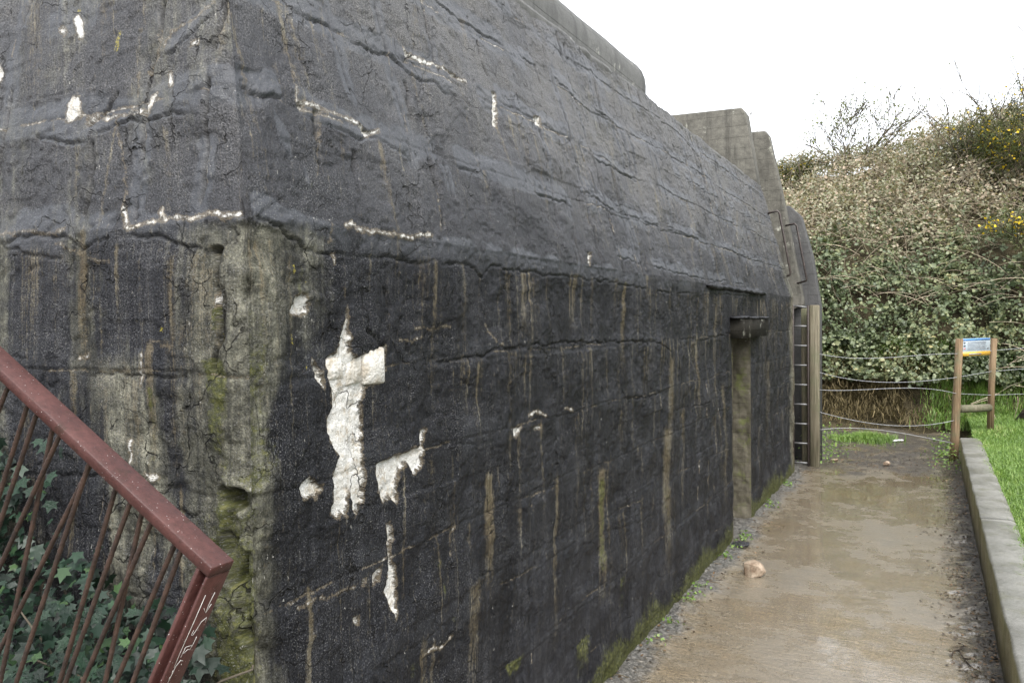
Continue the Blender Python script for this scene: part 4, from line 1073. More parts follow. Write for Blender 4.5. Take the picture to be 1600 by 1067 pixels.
mb = MB(); mb.box((-2.2, -0.02, -1.02), (0.0, 0.02, -1.001), .002, RM); mb.build('bottom_rail', M_RAIL, rail)
RIM = RM.inverted()
BARS = [((-1.133,1.719),(-1.26,1.47)),((-1.159,1.732),(-1.32,1.459)),((-1.205,1.759),(-1.396,1.444)),((-1.241,1.779),(-1.35,1.453)),((-1.259,1.785),(-1.444,1.436)),((-1.309,1.813),(-1.479,1.429)),((-1.366,1.846),(-1.593,1.408)),((-1.375,1.852),(-1.603,1.542)),((-1.448,1.894),(-1.646,1.617)),((-1.482,1.915),(-1.653,1.429)),((-1.514,1.93),(-1.642,1.699)),((-1.555,1.957),(-1.638,1.799)),((-1.598,1.983),(-1.633,1.93)),((-1.675,2.026),(-1.758,1.868)),((-1.662,2.018),(-1.833,1.532)),((-1.815,2.107),(-1.898,1.948)),((-1.792,2.093),(-1.963,1.607)),((-1.955,2.187),(-2.038,2.029))]
for i_, ((x0, z0), (x1, z1)) in enumerate(BARS):
    a = RIM @ Vector((x0, 0.997, z0)); b = RIM @ Vector((x1, 0.997, z1))
    d = (b - a) / max(1e-6, (a.z - b.z))
    yo = (-0.007, 0.007)[i_ % 2]
    top = a + d * (a.z + 0.0205); bot = a + d * (a.z + 1.0)
    top.y = bot.y = yo
    n = 150; pts = []; rs = []
    for s in range(n + 1):
        pts.append(RM @ top.lerp(bot, s / n)); rs.append(0.0043 + (0.0008 if s % 2 else 0.0))
    mb = MB(); mb.tube(pts, rs, 7); mb.build('baluster', M_RUSTBAR, rail)
# scratched marks on the end plate: (across, down) in metres on the face that looks along +X
MARKS = [[(-.012, .06), (-.012, .12), (-.013, .18), (-.012, .215)], [(-.012, .222), (-.011, .228)], [(-.012, .236), (-.012, .241)], [(-.011, .25), (-.012, .256)],
         [(.009, .062), (.007, .085), (.008, .105), (-.001, .092)], [(.008, .105), (.013, .088)],
         [(.018, .130), (.016, .118), (.007, .124), (.004, .138), (.0, .150), (-.004, .148), (-.003, .138)],
         [(.012, .158), (.011, .176), (.009, .184)], [(-.004, .174), (.010, .176)], [(-.004, .188), (.003, .182), (.010, .186)], [(-.005, .174), (-.006, .196)],
         [(.004, .208), (-.003, .203), (-.009, .214), (-.010, .232), (-.011, .250)], [(.003, .214), (.004, .217)]]
mb = MB()
for s_ in MARKS:
    mb.tube([RM @ Vector((0.0001, u, -w)) for u, w in s_], 0.00055, 4)
sc_ = mb.build('scratched_marks', M_SCRATCH, rail); adopt(sc_, po)

# soil in the gap between stair and bunker
soil = link('planting_bed', grid_mesh('planting_bed', np.linspace(-7, -1.25, 70), np.linspace(0.94, 1.74, 20), lambda x, y: 0.92 + 0.12 * (fbm(x * 3, y * 3, 3, 77) - .5) - 0.55 * sstep(-1.75, -1.25, x)), M_EARTH)
tag(soil, kind='structure')

# ------------------------------------------------------------------ vegetation helpers
def frames(n, nrm, spread):
    """random leaf frames about given normals; returns (t, b, n) unit vectors"""
    v = nrm + rng.normal(size=(n, 3)) * spread
    v /= np.linalg.norm(v, axis=1, keepdims=True)
    t = rng.normal(size=(n, 3)) + np.array([0, 0, -0.7])
    t -= v * (t * v).sum(1, keepdims=True); t /= np.linalg.norm(t, axis=1, keepdims=True)
    return t, np.cross(v, t), v


LEAF4 = (np.array([(0, 0, 0), (0.45, 0.42, 0.06), (0.45, -0.42, 0.06), (1, 0, -0.05), (0.5, 0, -0.03)], float), np.array([(0, 4, 1), (0, 2, 4), (1, 4, 3), (4, 2, 3)]))
NEEDLE = (np.array([(0, 0.06, 0), (0, -0.06, 0), (1, 0, 0)], float), np.array([(0, 1, 2)]))


def leaves_mesh(name, pos, nrm, size, tmpl=LEAF4, spread=0.6, rnd=None):
    n = len(pos); V, F = tmpl
    t, b, v = frames(n, nrm, spread)
    co = pos[:, None, :] + size[:, None, None] * (V[None, :, 0:1] * t[:, None, :] + V[None, :, 1:2] * b[:, None, :] + V[None, :, 2:3] * v[:, None, :])
    k = len(V)
    fs = (F[None] + (np.arange(n) * k)[:, None, None]).reshape(-1, F.shape[1])
    me = mesh_np(name, co.reshape(-1, 3), fs, False)
    add_float(me, 'rnd', np.repeat(rng.random(n) if rnd is None else rnd, k))
    return me


def blades_mesh(name, pos, h, w, lean, down=False, rnd=None):
    """three-segment bent grass blades"""
    n = len(pos); az = rng.uniform(0, 2 * np.pi, n)
    d = np.stack([np.cos(az), np.sin(az), az * 0], 1); s = np.stack([-np.sin(az), np.cos(az), az * 0], 1)
    zz = np.array([0, 0, -1.0 if down else 1.0])
    L = (h * rng.uniform(0.5, 1.2, n))[:, None]; ln = (lean * rng.uniform(0.2, 1.4, n))[:, None]; W = w
    p1 = pos + zz * L * 0.5 + d * L * ln * 0.25; p2 = pos + zz * L * (1 - 0.25 * ln) + d * L * ln * 0.9
    co = np.stack([pos - s * W, pos + s * W, p1 - s * W * 0.8, p1 + s * W * 0.8, p2], 1)
    k = np.arange(n) * 5
    fs = np.concatenate([np.stack([k, k + 1, k + 3], 1), np.stack([k, k + 3, k + 2], 1), np.stack([k + 2, k + 3, k + 4], 1)])
    me = mesh_np(name, co.reshape(-1, 3), fs, False)
    add_float(me, 'rnd', np.repeat(rng.random(n) if rnd is None else rnd, 5))
    return me


def grow(seed, base, height, n_main, spread, depth=3, r0=0.012, up_=0.75, twigs=4):
    """branching shrub skeleton -> (MB of tubes, list of tip points)"""
    R = random.Random(seed); mb = MB(); tips = []
    def br(p, d, L, r, lv):
        pts = [p]; q = p; n = 4
        for i in range(n):
            d = (d + Vector((R.gauss(0, .16), R.gauss(0, .16), R.gauss(0.04, .10)))).normalized()
            q = q + d * L / n; pts.append(q)
        mb.tube(pts, [max(0.0075, r * (1 - 0.6 * i / n)) for i in range(n + 1)], 4 if lv else 5, False)
        if lv >= 1: tips.extend(pts[2:])
        if lv < depth:
            for i in range(twigs):
                s = R.uniform(0.3, 1.0); j = min(n - 1, int(s * n))
                pp = pts[j].lerp(pts[j + 1], s * n - j if s < 1 else 1)
                nd = (d + Vector((R.gauss(0, .65), R.gauss(0, .65), R.gauss(up_ * .3, .35)))).normalized()
                br(pp, nd, L * R.uniform(.4, .7), r * .5, lv + 1)
    for i in range(n_main):
        a = R.uniform(0, 2 * math.pi)
        d = Vector((math.cos(a) * spread, math.sin(a) * spread, 1)).normalized()
        br(Vector(base) + Vector((math.cos(a) * .05, math.sin(a) * .05, 0)), d, height * R.uniform(.45, .7), r0, 0)
    return mb, tips


# ------------------------------------------------------------------ the overgrown bank behind
PROF = np.array([(16.2, 0.0), (16.75, 0.35), (17.05, 0.95), (17.2, 1.6), (17.45, 2.5), (17.9, 3.25), (18.7, 3.85), (20.0, 4.55), (21.6, 5.3), (23.2, 6.15), (25.0, 6.35), (29.0, 5.9)])
plen = np.concatenate([[0], np.cumsum(np.hypot(*np.diff(PROF, axis=0).T))])


def bank_pt(x, s):
    y = np.interp(s, plen, PROF[:, 0]); z = np.interp(s, plen, PROF[:, 1])
    f = sstep(0.6, 3.5, z)
    z = z * (1 + 0.022 * np.clip(x, -6, 8) * f)
    y = y + 1.2 * (fbm(x * 0.45, s * 0.35, 3, 301) - 0.5) * f + 0.5 * (fbm(x * 1.4, s * 1.2, 3, 302) - 0.5)
    z = z + 0.8 * (fbm(x * 0.5 + 9, s * 0.4, 3, 303) - 0.5) * f + 0.30 * (fbm(x * 1.7, s * 1.3, 3, 304) - .5) * f
    return np.stack([x, y, z], -1)


xs = np.linspace(-14, 14, 180); ss = np.linspace(0, plen[-1], 110)
X, S = np.meshgrid(xs, ss); BP = bank_pt(X, S)
i = np.arange((len(xs) - 1) * (len(ss) - 1)); r = i // (len(xs) - 1); c = i % (len(xs) - 1); k = r * len(xs) + c
o = link('bank', mesh_np('bank', BP.reshape(-1, 3), np.stack([k, k + 1, k + len(xs) + 1, k + len(xs)], -1)), M_BANK)
tag(o, kind='structure')


def bank_scatter(n, s0, s1, x0=-6.5, x1=6.5, off=0.35, clump=0.5, seed=1):
    x = rng.uniform(x0, x1, n); s = rng.uniform(s0, s1, n)
    keep = fbm(x * 2.2, s * 2.2, 3, seed) + rng.uniform(-.25, .25, n) > clump * 0.85
    x, s = x[keep], s[keep]
    P = bank_pt(x, s); e = 0.05
    tx = bank_pt(x + e, s) - P; ts = bank_pt(x, s + e) - P
    N = np.cross(tx, ts); N /= np.linalg.norm(N, axis=1, keepdims=True) + 1e-9
    bulge = 0.45 * fbm(x * 1.6, s * 1.6, 3, seed + 5)
    d = (bulge + off * rng.random(len(x)) ** 1.6)
    return P + N * d[:, None], N, x, s


sI0 = float(np.interp(1.15, PROF[:, 1], plen)); sI1 = float(np.interp(3.7, PROF[:, 1], plen)); sTop = float(plen[-2])
UPV = np.array([0, 0, 1.0])
P1, N1, x1, s1 = bank_scatter(150000, sI0 - 0.3, sI1 + 2.4, off=0.30, clump=0.44, seed=310)
lim = sI1 + 0.25 * x1 + 2.6 * (fbm(x1 * 1.1, s1 * 1.1, 4, 320) - .45) + rng.normal(0, .35, len(x1))
kk = s1 < lim
o = link('ivy_thicket', leaves_mesh('ivy_thicket', P1[kk], N1[kk] * 0.7 + UPV * 0.45, np.clip(rng.lognormal(-2.9, .38, kk.sum()), .025, .13), spread=0.55), M_IVYFAR)
tag(o, 'dense dark green ivy covering the lower half of the bank behind the fence', 'ivy', kind='stuff')
P2, N2, x2, s2 = bank_scatter(110000, sI1 - 0.6, sTop + 0.3, off=0.55, clump=0.42, seed=330)
lim = sI1 + 0.25 * x2 + 2.6 * (fbm(x2 * 1.1, s2 * 1.1, 4, 320) - .45) + rng.normal(0, .35, len(x2))
kk = s2 > lim - 0.25
o = link('bramble_thicket', leaves_mesh('bramble_thicket', P2[kk], N2[kk] * 0.4 + UPV * 0.6, rng.uniform(.04, .085, kk.sum()), spread=0.7), M_BRAMBLE)
tag(o, 'tangled olive and brown brambles over the upper half of the bank', 'brambles', kind='stuff')
# dead stems arching through the brambles
mb = MB(); R = random.Random(5)
for i in range(2100):
    x = R.uniform(-5, 6); s = R.uniform(sI1 - 2.2, sTop)
    q = Vector(bank_pt(np.array([x]), np.array([s]))[0]) + Vector((0, -.15, .25)); d = Vector((R.gauss(0, .7), R.gauss(-.25, .3), R.uniform(.2, 1.3))).normalized()
    L = R.uniform(.35, 1.3); pts = [q]
    for j in range(4):
        d = (d + Vector((R.gauss(0, .2), R.gauss(-.03, .15), -.22))).normalized(); q = q + d * L / 4; pts.append(q)
    mb.tube(pts, [.007, .006, .0055, .004, .0025], 3, False)
o = mb.build('dead_stems', M_TWIG); tag(o, 'pale dead bramble stems arching out of the bank', 'stems', kind='stuff')
# hanging dry grass on the low bank face
n = 16000; x = rng.uniform(-4.5, 1.0, n); s = rng.uniform(0.5, sI0 + 0.35, n)
Pd = bank_pt(x, s) + np.array([0, -0.10, 0.05]) + rng.normal(size=(n, 3)) * .09
Pd = Pd[(fbm(x * 2.4, s * 2.0, 3, 351) > .36) & (x < .35 + rng.normal(0, .3, n))]
o = link('dry_grass', blades_mesh('dry_grass', Pd, 0.26, 0.006, 1.9, True), M_DEAD)
tag(o, 'brown dry grass hanging down the low bank at the end of the path', 'dry grass', kind='stuff')
n = 9000; x = np.concatenate([rng.uniform(-3.5, 0.6, 3500), np.abs(rng.normal(0, 1.1, 5500)) + rng.normal(0.15, .2, 5500)]); s = rng.uniform(sI0 - 0.15, sI0 + 0.55, n); s[3500:] = rng.uniform(0.2, sI0 + .2, 5500)
Pg = bank_pt(x, s) + np.array([0, -0.12, 0.05])
o = link('bank_grass', blades_mesh('bank_grass', Pg, 0.20, 0.006, 1.0), M_GRASS)
tag(o, 'bright green grass growing along the foot of the ivy', 'grass', kind='stuff')
# lawn blades beside the kerb
n = 60000; y = 4.0 + 14 * rng.random(n) ** 0.8; x = 0.60 + (0.40 + 0.14 * y) * rng.random(n) ** 1.2 + (fbm(y * 3, y * 0, 3, 401) - .5) * .12
Pg = np.stack([x, y, lawn_z(x, y) - .01], 1)
o = link('lawn_grass', blades_mesh('lawn_grass', Pg, 0.10, 0.0042, 1.0), M_GRASS)
tag(o, 'lush green lawn grass beside the concrete kerb', 'grass', kind='stuff')
# green tuft in the mud
n = 2600; x = rng.normal(-1.02, .22, n); y = 15.35 + rng.normal(0, .16, n)
Pg = np.stack([x, y, path_z(x, y) - .01], 1)
o = link('grass_tuft', blades_mesh('grass_tuft', Pg, 0.13, 0.005, 0.9), M_GRASS)
tag(o, 'bright green tuft of grass in the mud at the end of the path', 'grass')
n = 900; y = rng.uniform(12.5, 15.6, n); x = np.where(rng.random(n) < .5, rng.normal(0.22, .12, n), rng.normal(-1.45, .14, n))
Pg = np.stack([x, y, path_z(x, y)], 1)
o = link('path_weeds', leaves_mesh('path_weeds', Pg + np.array([0, 0, .03]) + np.abs(rng.normal(size=(n, 3))) * np.array([.02, .02, .13]), np.tile(UPV, (n, 1)), rng.uniform(.02, .05, n), spread=.6), M_GRASS)
tag(o, 'small leafy weeds on both sides of the muddy end of the path', 'weeds', kind='stuff')

# shrubs and saplings on the skyline
def shrub(name, label, cat, base, h, n_main, spread, seed, leafmat, nleaf, lsize, depth=2, r0=.014, twigs=4, flower=0, group=None):
    e = empty(name, base, label, cat, group)
    mb, tips = grow(seed, base, h, n_main, spread, depth, r0, .75, twigs)
    tk = mb.build('trunk', M_SAPBARK, e)
    T = np.array([tuple(t) for t in tips])
    if nleaf:
        P_ = T[rng.integers(0, len(T), nleaf)] + rng.normal(size=(nleaf, 3)) * lsize * 1.2
        link('crown', leaves_mesh('crown', P_, np.tile(UPV, (nleaf, 1)), rng.uniform(.6, 1.3, nleaf) * lsize, NEEDLE if leafmat is M_GORSE else LEAF4, 1.0), leafmat, e)
    if flower:
        P_ = T[rng.integers(0, len(T), flower)] + rng.normal(size=(flower, 3)) * .05
        fo = link('flowers', leaves_mesh('flowers', P_, np.tile(UPV, (flower, 1)), rng.uniform(.035, .07, flower), LEAF4, 1.2), M_FLOWER, e); fo['kind'] = 'stuff'
    return e


def on_bank(x, y):
    s = np.linspace(0, plen[-1], 400); q = bank_pt(np.full(400, x), s)
    j = int(np.argmin(np.abs(q[:, 1] - y))); return float(q[j, 2])


b = on_bank(-1.65, 22.6)
shrub('sapling', 'thin many-stemmed sapling with sparse new leaves on the skyline', 'sapling', (-1.65, 22.6, b - .1), 2.7, 9, .38, 11, M_SAPLEAF, 1100, .055, 2, .013, 5)
b = on_bank(0.75, 21.0)
shrub('bare_shrub', 'leafless pale shrub on the bank, left of the tall gorse', 'shrub', (0.78, 21.0, b - .3), 3.0, 6, .22, 23, M_SAPLEAF, 160, .045, 2, .016, 4)
shrub('dead_sapling', 'single thin bare sapling just right of the concrete fins', 'sapling', (-2.75, 22.0, on_bank(-2.75, 22.0) - .2), 1.7, 1, .12, 5, M_SAPLEAF, 0, .03, 1, .018, 3)
shrub('bare_twigs', 'faint leafless twigs showing above the wide concrete fin', 'shrub', (-4.6, 21.0, 5.2), 3.2, 2, .15, 9, M_SAPLEAF, 0, .03, 2, .010, 3)
for i_, (x, y, h, nm, sp, nl, fl_, lb, sd_) in enumerate(((1.75, 20.0, 2.35, 7, .40, 9000, 480, 'tall gorse bush with yellow flowers at the right edge of the skyline', 41),
        (1.05, 21.3, 1.5, 6, .8, 6000, 300, 'low spreading gorse between the bare shrub and the tall gorse', 42),
        (-3.35, 22.4, 1.0, 6, .9, 6000, 420, 'small round gorse with yellow flowers beside the concrete fins', 43),
        (1.75, 17.2, 1.3, 5, .6, 2600, 300, 'gorse sprig with yellow flowers low down at the right edge above the lawn', 44),
        (2.6, 20.6, 2.0, 7, .7, 8000, 380, 'gorse bush outermost on the right of the bank', 45))):
    zb = on_bank(x, y) - .15 if sd_ != 44 else 2.9
    shrub('gorse_bush', lb, 'gorse', (x, y, zb), h, nm, sp, sd_, M_GORSE, nl, .11, 2, .018, 5, fl_, 'gorse bushes on the bank')

# the leaning branch by the lawn
for nm, lb, pts, rs in (('fallen_branch', 'dark leaning branch at the right edge behind the lawn', [(1.30, 15.6, .38), (1.50, 15.55, .72), (1.75, 15.55, 1.05), (2.2, 15.7, 1.3)], [.10, .10, .095, .08]),):
    e = empty(nm, pts[0], lb, 'branch')
    mb = MB(); mb.tube(pts, rs, 10); mb.build('bark', M_BARK, e, True)
mb = MB(); R = random.Random(9)
for i in range(26):
    q = Vector((R.uniform(.75, 1.9), R.uniform(15.6, 16.3), R.uniform(.6, 2.1))); d = Vector((R.gauss(0, .8), R.gauss(-.2, .2), R.gauss(-.1, .4))).normalized(); pts = [q]
    for j in range(4):
        d = (d + Vector((R.gauss(0, .2), 0, -.12))).normalized(); q = q + d * R.uniform(.1, .22); pts.append(q)
    mb.tube(pts, [.008, .007, .006, .005, .003], 3, False)
o = mb.build('loose_twigs', M_TWIG); tag(o, 'loose pale twigs hanging out of the ivy right of the sign', 'twigs', kind='stuff')

# ------------------------------------------------------------------ wire fence and sign
fence = empty('wire_fence', (0.33, 13.75, 0), 'wire fence across the end of the path on round wooden stakes', 'fence')
mb = MB(); mb.tube([(0.30, 13.72, -.1), (0.325, 13.74, .35), (0.355, 13.78, 1.1), (0.385, 13.8, 1.80)], [.066, .062, .055, .052], 12); mb.build('stake', M_STAKE, fence, True)
mb = MB(); mb.tube([(0.815, 14.5, .3), (0.835, 14.5, 1.1), (0.868, 14.5, 1.79)], [.05, .047, .045], 12); mb.build('stake', M_STAKE, fence, True)
mb = MB(); mb.tube([(0.395, 13.95, .755), (0.60, 14.2, .745), (0.80, 14.45, .74)], .058, 12); mb.build('log_rail', M_TIMBER, fence, True)
sx, sy = -1.405, 12.5


def wire(zs, xs_=None):
    pf = np.polyfit([0, .12, .45, .8, 1], zs, 3)
    A = Vector((sx, sy, 0)); B = Vector((0.34, 13.72, 0)); pts = []
    n = 24
    for i in range(n + 1):
        t = i / n; q = A.lerp(B, t); q.z = float(np.polyval(pf, t)); pts.append(q)
    return pts


WZ = [[1.62, 1.56, 1.55, 1.57, 1.585], [1.36, 1.27, 1.205, 1.19, 1.24], [1.105, 1.085, 1.10, 1.075, 1.0], [.80, .69, .60, .54, .62], [.55, .52, .52, .34, .27]]
for i_, z_ in enumerate(WZ):
    pts = wire(z_)
    if i_ in (0, 1, 2):
        e_ = [(0.83, 14.46, (1.60, 1.29, .93)[i_]), (1.6, 15.1, (1.66, 1.33, .93)[i_]), (2.6, 15.9, (1.8, 1.3, .9)[i_])]
        pts += [Vector(q) for q in e_]
    mb = MB(); mb.tube(pts, .0040, 5); mb.build('wire', M_WIRE, fence, True)
sgn = empty('information_sign', (0.62, 13.86, 1.54), 'small blue, white and yellow information board between two stakes', 'sign')
c0, c1 = Vector((0.425, 13.80, 0)), Vector((0.812, 14.43, 0))
dx = (c1 - c0); Ls = dx.length; dx.normalize(); ny = Vector((dx.y, -dx.x, 0))
SM = Matrix((dx, -ny, Vector((0, 0, 1)))).transposed().to_4x4(); SM.translation = Vector((c0.x, c0.y, 1.535))
SM2 = SM
def flat(name, u0, u1, w0, w1, y, mat, parent):
    mb = MB(); mb.box((u0, y - .002, w0), (u1, y, w1), 0, SM2); o = mb.build(name, mat, parent); return o
S_W = mat_simple('sign_pale_panel', (0.27, 0.32, 0.36), (0.33, 0.37, 0.40), 8, .35); S_B = mat_simple('sign_blue', (0.06, 0.18, 0.44), (0.09, 0.23, 0.50), 8, .35)
S_Y = mat_simple('sign_yellow', (0.46, 0.26, 0.03), (0.52, 0.31, 0.05), 8, .35); S_G = mat_simple('sign_grey_print', (0.17, 0.18, 0.21), (0.21, 0.21, 0.24), 8, .5); S_R = mat_simple('sign_red_print', (0.55, 0.2, 0.22), (0.6, 0.3, 0.3), 8, .5)
S_D = mat_simple('sign_dark_print', (0.05, 0.06, 0.08), (0.08, 0.08, 0.1), 8, .5)
mb = MB(); mb.box((0, 0, 0), (Ls, .012, .265), .002, SM); pan = mb.build('panel', S_W, sgn)
flat('header_band', .003, Ls - .003, .232, .262, -.001, S_B, sgn); yb = flat('footer_band', .003, Ls - .003, .003, .068, -.001, S_Y, sgn)
for w in (.205, .188, .170, .150, .130, .112, .094):
    adopt(flat('text_line', .13, Ls - .14 + .05 * random.random(), w, w + .007, -.001, S_G, sgn), pan)
for w, mm in ((.19, S_D), (.145, S_D), (.105, S_R)):
    adopt(flat('pictogram', .03, .075, w, w + .022, -.001, mm, sgn), pan)
adopt(flat('pictogram', Ls - .09, Ls - .04, .10, .116, -.001, S_D, sgn), pan)
adopt(flat('text_line', .17, Ls - .25, .022, .04, -.0032, S_G, sgn), yb)

# ------------------------------------------------------------------ ivy behind the railing
def ivy_outline():
    out = []; lobes = [(0, 1.0), (52, .72), (118, .55)]
    pts = [(-0.02, 0.0)]
    prof = [(168, .30), (140, .36), (120, .58), (98, .40), (78, .44), (55, .74), (36, .50), (22, .56), (0, 1.0)]
    left = [(r_ * math.cos(math.radians(a)) + .28, r_ * math.sin(math.radians(a))) for a, r_ in prof]
    right = [(x, -y) for x, y in left[:-1]][::-1]
    return left + right


IO = ivy_outline(); nI = len(IO)


def ivy_leaf_mesh(seed):
    R = random.Random(seed)
    vs = [(.28, 0, .0)] + [(x, y * R.uniform(.9, 1.1), -.10 * (x - .28) ** 2 - .16 * y * y + R.uniform(-.03, .03) + .05 * abs(y)) for x, y in IO]
    fs = [(0, 1 + j, 1 + (j + 1) % nI) for j in range(nI)]
    # petiole
    b = len(vs); vs += [(.02, .012, -.0), (.02, -.012, -.0), (-.55, 0, -.12)]; fs.append((b, b + 1, b + 2))
    return np.array(vs), np.array(fs)


def mat_ivy_near():
    M = Mat('glossy_ivy_leaf')
    oi = M.n.new('ShaderNodeObjectInfo').outputs['Random']
    r = M.math('ADD', oi, M.attr('rnd').outputs['Fac'])
    r = M.math('FRACT', r)
    col = M.ramp(r, [(0.0, (0.004, 0.010, 0.006)), (0.5, (0.0075, 0.020, 0.011)), (0.85, (0.014, 0.034, 0.018)), (1.0, (0.040, 0.075, 0.026))])
    o_ = M.obj(); v = M.noise(4, 4, .6, o_)
    col = M.mix(1.0, col, M.rng(v, .3, .7, .75, 1.3), 'MULTIPLY')
    vein = M.rng(M.math('ABSOLUTE', M.sep(o_)[1]), .03, .0, 0, .4)
    return M.fin(col, .42, M.bump(v, .02, .4), .3)


M_IVYN = mat_ivy_near()
ivy = empty('ivy_plant', (-2.0, 1.3, .9), 'dark glossy ivy growing between the stair railing and the front wall', 'ivy')
protos = []
for sd_ in range(5):
    V, F = ivy_leaf_mesh(sd_)
    me = mesh_np('leaf', V, F, False); add_float(me, 'rnd', np.full(len(V), sd_ * .19)); me.materials.append(M_IVYN); protos.append((me, V, F))


def ivy_top(x, y):
    return 1.335 + 0.13 * (-x - 1.9) * 1.0 + 0.10 * (fbm(x * 5, y * 5, 3, 501) - .5) * 2 - 0.25 * sstep(-1.80, -1.62, x) + .25 * sstep(-2.5, -2.75, x)


n = 3700; x = rng.uniform(-3.6, -1.66, n); y = rng.uniform(1.08, 1.66, n)
z = ivy_top(x, y) - 0.42 * rng.random(n) ** 1.3
# climbers on the wall at the left, trailing sprigs at the corner
n2 = 150; x = np.concatenate([x, rng.uniform(-3.1, -2.42, n2)]); y = np.concatenate([y, rng.uniform(1.55, 1.68, n2)]); z = np.concatenate([z, 1.35 + .42 * rng.random(n2)])
n3 = 60; x = np.concatenate([x, rng.uniform(-1.78, -1.60, n3)]); y = np.concatenate([y, rng.uniform(1.2, 1.6, n3)]); z = np.concatenate([z, rng.uniform(1.0, 1.27, n3)])
front = -(y - 1.3)
score = (z - ivy_top(x, y)) * 2.0 - (y - 1.08) * .7 - np.abs(x + 2.0) * .5 + rng.uniform(-.1, .1, len(x))
order = np.argsort(-score)
acc = []
for j_, i_ in enumerate(order):
    nv = Vector((rng.normal(0.15, .45), rng.normal(-.65, .4), rng.normal(.75, .4))).normalized()
    t = Vector((rng.normal(0, .7), rng.normal(-.4, .4), rng.normal(-.6, .4))); t = (t - nv * t.dot(nv)).normalized()
    sz = float(rng.uniform(.018, .044))
    Rm = Matrix((t, nv.cross(t), nv)).transposed() * sz
    me, V, F = protos[int(rng.integers(0, 5))]
    if j_ < 300:
        lo = bpy.data.objects.new('leaf', me); COL.objects.link(lo); lo.parent = ivy
        mm = Rm.to_4x4(); mm.translation = Vector((x[i_], y[i_], z[i_])) - ivy.location
        lo.matrix_basis = mm
    else:
        acc.append((V @ np.array(Rm).T + np.array([x[i_], y[i_], z[i_]]), F))
off = 0; cs = []; fsx = []; rn = []
for v, f in acc:
    cs.append(v); fsx.append(f + off); off += len(v); rn.append(np.full(len(v), rng.random()))
fm_ = mesh_np('foliage', np.concatenate(cs), np.concatenate(fsx), False); add_float(fm_, 'rnd', np.concatenate(rn))
o = link('foliage', fm_, M_IVYN, ivy); tag(o, kind='stuff')
R = random.Random(3)
for i_ in range(9):
    q = Vector((R.uniform(-2.9, -1.75), R.uniform(1.15, 1.6), .95)); d = Vector((R.gauss(0, .4), R.gauss(0, .2), 1)).normalized(); pts = [q]
    for j_ in range(6):
        d = (d + Vector((R.gauss(0, .35), R.gauss(0, .2), R.gauss(-.05, .2)))).normalized(); q = q + d * .085; pts.append(q)
    mb = MB(); mb.tube(pts, [.005, .0045, .004, .004, .0035, .003, .002], 5, False); mb.build('stem', M_SAPBARK, ivy, True)

# ------------------------------------------------------------------ rock and litter on the path
def lump(name, label, cat, c, size, seed, mat, npt=26, rz=0.0, box=.55):
    """angular broken piece: hull of points on a squared-off ball"""
    import bmesh
    R = random.Random(seed); bm = bmesh.new()
    for _ in range(npt):
        d = Vector((R.gauss(0, 1), R.gauss(0, 1), R.gauss(0, 1))).normalized()
        d = d / max(abs(d.x), abs(d.y), abs(d.z)) ** box
        bm.verts.new(d * R.uniform(.86, 1.0))
    h_ = bmesh.ops.convex_hull(bm, input=bm.verts)
    bmesh.ops.delete(bm, geom=list({g_ for g_ in h_['geom_unused'] + h_['geom_interior'] if isinstance(g_, bmesh.types.BMVert)}), context='VERTS')
    bmesh.ops.bevel(bm, geom=list(bm.edges), offset=.07, segments=2, affect='EDGES', profile=.5, clamp_overlap=True)
    me = bpy.data.meshes.new(name); bm.to_mesh(me); bm.free()
    o = link(name, me, mat); o.scale = size; o.rotation_euler = (0.08, -.12, rz); o.location = c
    return tag(o, label, cat)


M_ROCK = mat_simple('sandy_rock', (0.13, 0.085, 0.052), (0.34, 0.275, 0.205), 14, .7, .4, 0, .012, 40)
lump('rock', 'pale brown angular rock lying on the wet path', 'rock', (-1.30, 6.95, .055), (.10, .082, .066), 4, M_ROCK, rz=.5)
M_BLACK = mat_simple('black_plastic', (0.012, 0.012, 0.014), (0.03, 0.03, 0.034), 20, .35, .5, 0, .02, 40)
lump('rag', 'crumpled black rag at the foot of the wall before the doorway', 'litter', (-1.58, 7.75, .03), (.10, .07, .028), 8, M_BLACK)
M_PAPER = mat_simple('white_paper', (0.6, 0.6, 0.6), (0.75, 0.75, 0.75), 10, .7)
lump('paper_scrap', 'crumpled white paper scrap beside the grass tuft in the mud', 'litter', (-0.50, 15.3, .06), (.11, .06, .018), 12, M_PAPER)
lump('stone', 'small reddish stone in the mud before the wire fence', 'stone', (-0.56, 13.0, .03), (.055, .05, .035), 15, M_ROCK)
lump('stone', 'small pale stone in the mud beside the timber post', 'stone', (-1.26, 13.0, .03), (.06, .045, .025), 17, M_ROCK)
mb = MB()
for pts in ([(.19, 5.95, .02), (.16, 5.84, .025), (.185, 5.72, .02), (.22, 5.60, .02), (.27, 5.53, .02)], [(.16, 5.84, .025), (.13, 5.80, .03), (.12, 5.74, .02)], [(.185, 5.72, .02), (.22, 5.71, .03)]):
    mb.tube(pts, [.006, .005, .0045, .004, .003][:len(pts)], 5)
o = mb.build('twig', M_BARK, None, True); tag(o, 'forked dark twig lying near the kerb in the foreground', 'twig')
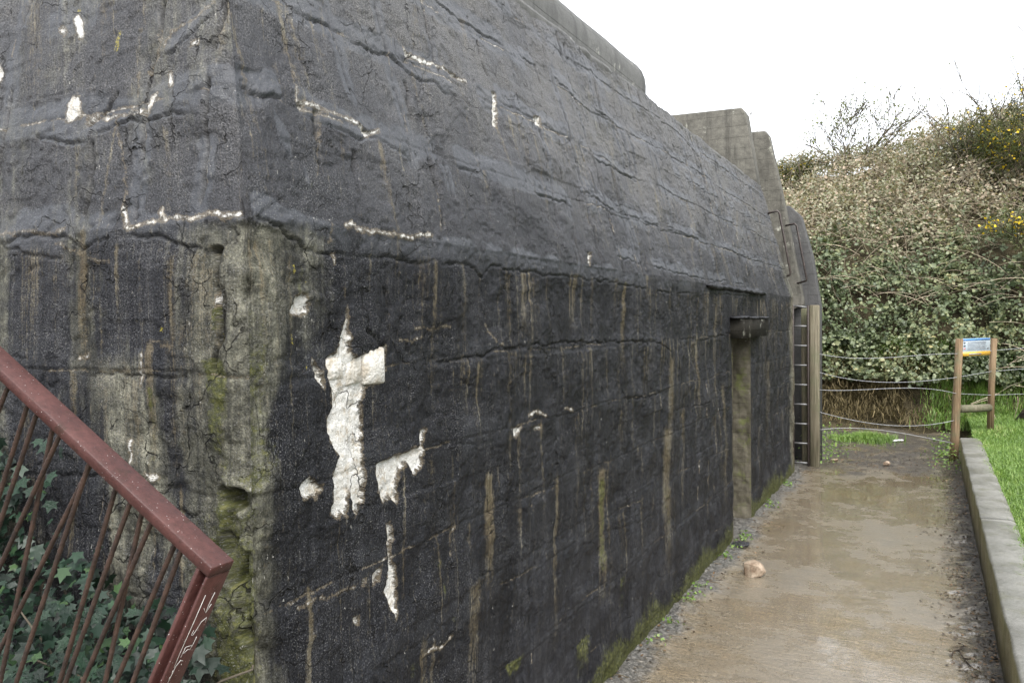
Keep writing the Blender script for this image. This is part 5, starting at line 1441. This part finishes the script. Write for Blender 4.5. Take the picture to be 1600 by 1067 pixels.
# leaf litter and crumbs along both edges
n = 2300; y = rng.uniform(3.6, 14.5, n); x = 0.37 - np.abs(rng.normal(0, .16, n)) * (0.5 + fbm(y * 2, y * 0, 3, 601)); 
n2 = 420; y2 = rng.uniform(4.4, 12.3, n2); x2 = -1.66 + np.abs(rng.normal(0, .13, n2)); x = np.concatenate([x, x2]); y = np.concatenate([y, y2])
n4 = 1600; x = np.concatenate([x, rng.uniform(-1.4, .4, n4)]); y = np.concatenate([y, rng.normal(13.3, .7, n4)])
P_ = np.stack([x, y, path_z(x, y) + .006], 1)
o = link('leaf_litter', leaves_mesh('leaf_litter', P_, np.tile(UPV, (len(P_), 1)), rng.uniform(.008, .032, len(P_)), spread=.28), M_LITTER)
tag(o, 'dark rotting leaves and crumbs along both edges of the path', 'leaf litter', kind='stuff')
mb = MB(); R = random.Random(12)
for i in range(260):
    a = R.uniform(0, 6.28); L = R.uniform(.02, .085)
    if R.random() < .6: q = Vector((R.uniform(.15, .40), R.uniform(4.5, 14), .02))
    else: q = Vector((R.uniform(-1.62, -1.3), R.uniform(4.5, 12), .025))
    if R.random() < .25: q = Vector((R.uniform(-1.3, .3), R.uniform(12.3, 14.5), .04))
    mb.tube([q, q + Vector((math.cos(a) * L, math.sin(a) * L, R.uniform(0, .012))), q + Vector((math.cos(a + .3) * L * 1.7, math.sin(a + .3) * L * 1.7, .0))], [.0028, .0024, .0014], 3, False)
o = mb.build('fallen_twigs', M_STRAW); tag(o, 'thin fallen twigs and straws scattered along the edges of the path', 'twigs', kind='stuff')
n = 900; y = rng.uniform(4.6, 11.8, n); x = -1.64 + np.abs(rng.normal(0, .06, n)); keep = fbm(y * 1.7, y * 0, 3, 611) > .52
P_ = np.stack([x, y, path_z(x, y) + .01 + .03 * rng.random(n)], 1)[keep]
o = link('wall_weeds', leaves_mesh('wall_weeds', P_, np.tile(UPV, (len(P_), 1)), rng.uniform(.012, .035, len(P_)), spread=.6), M_GRASS)
tag(o, 'tiny green weeds along the foot of the bunker wall', 'weeds', kind='stuff')
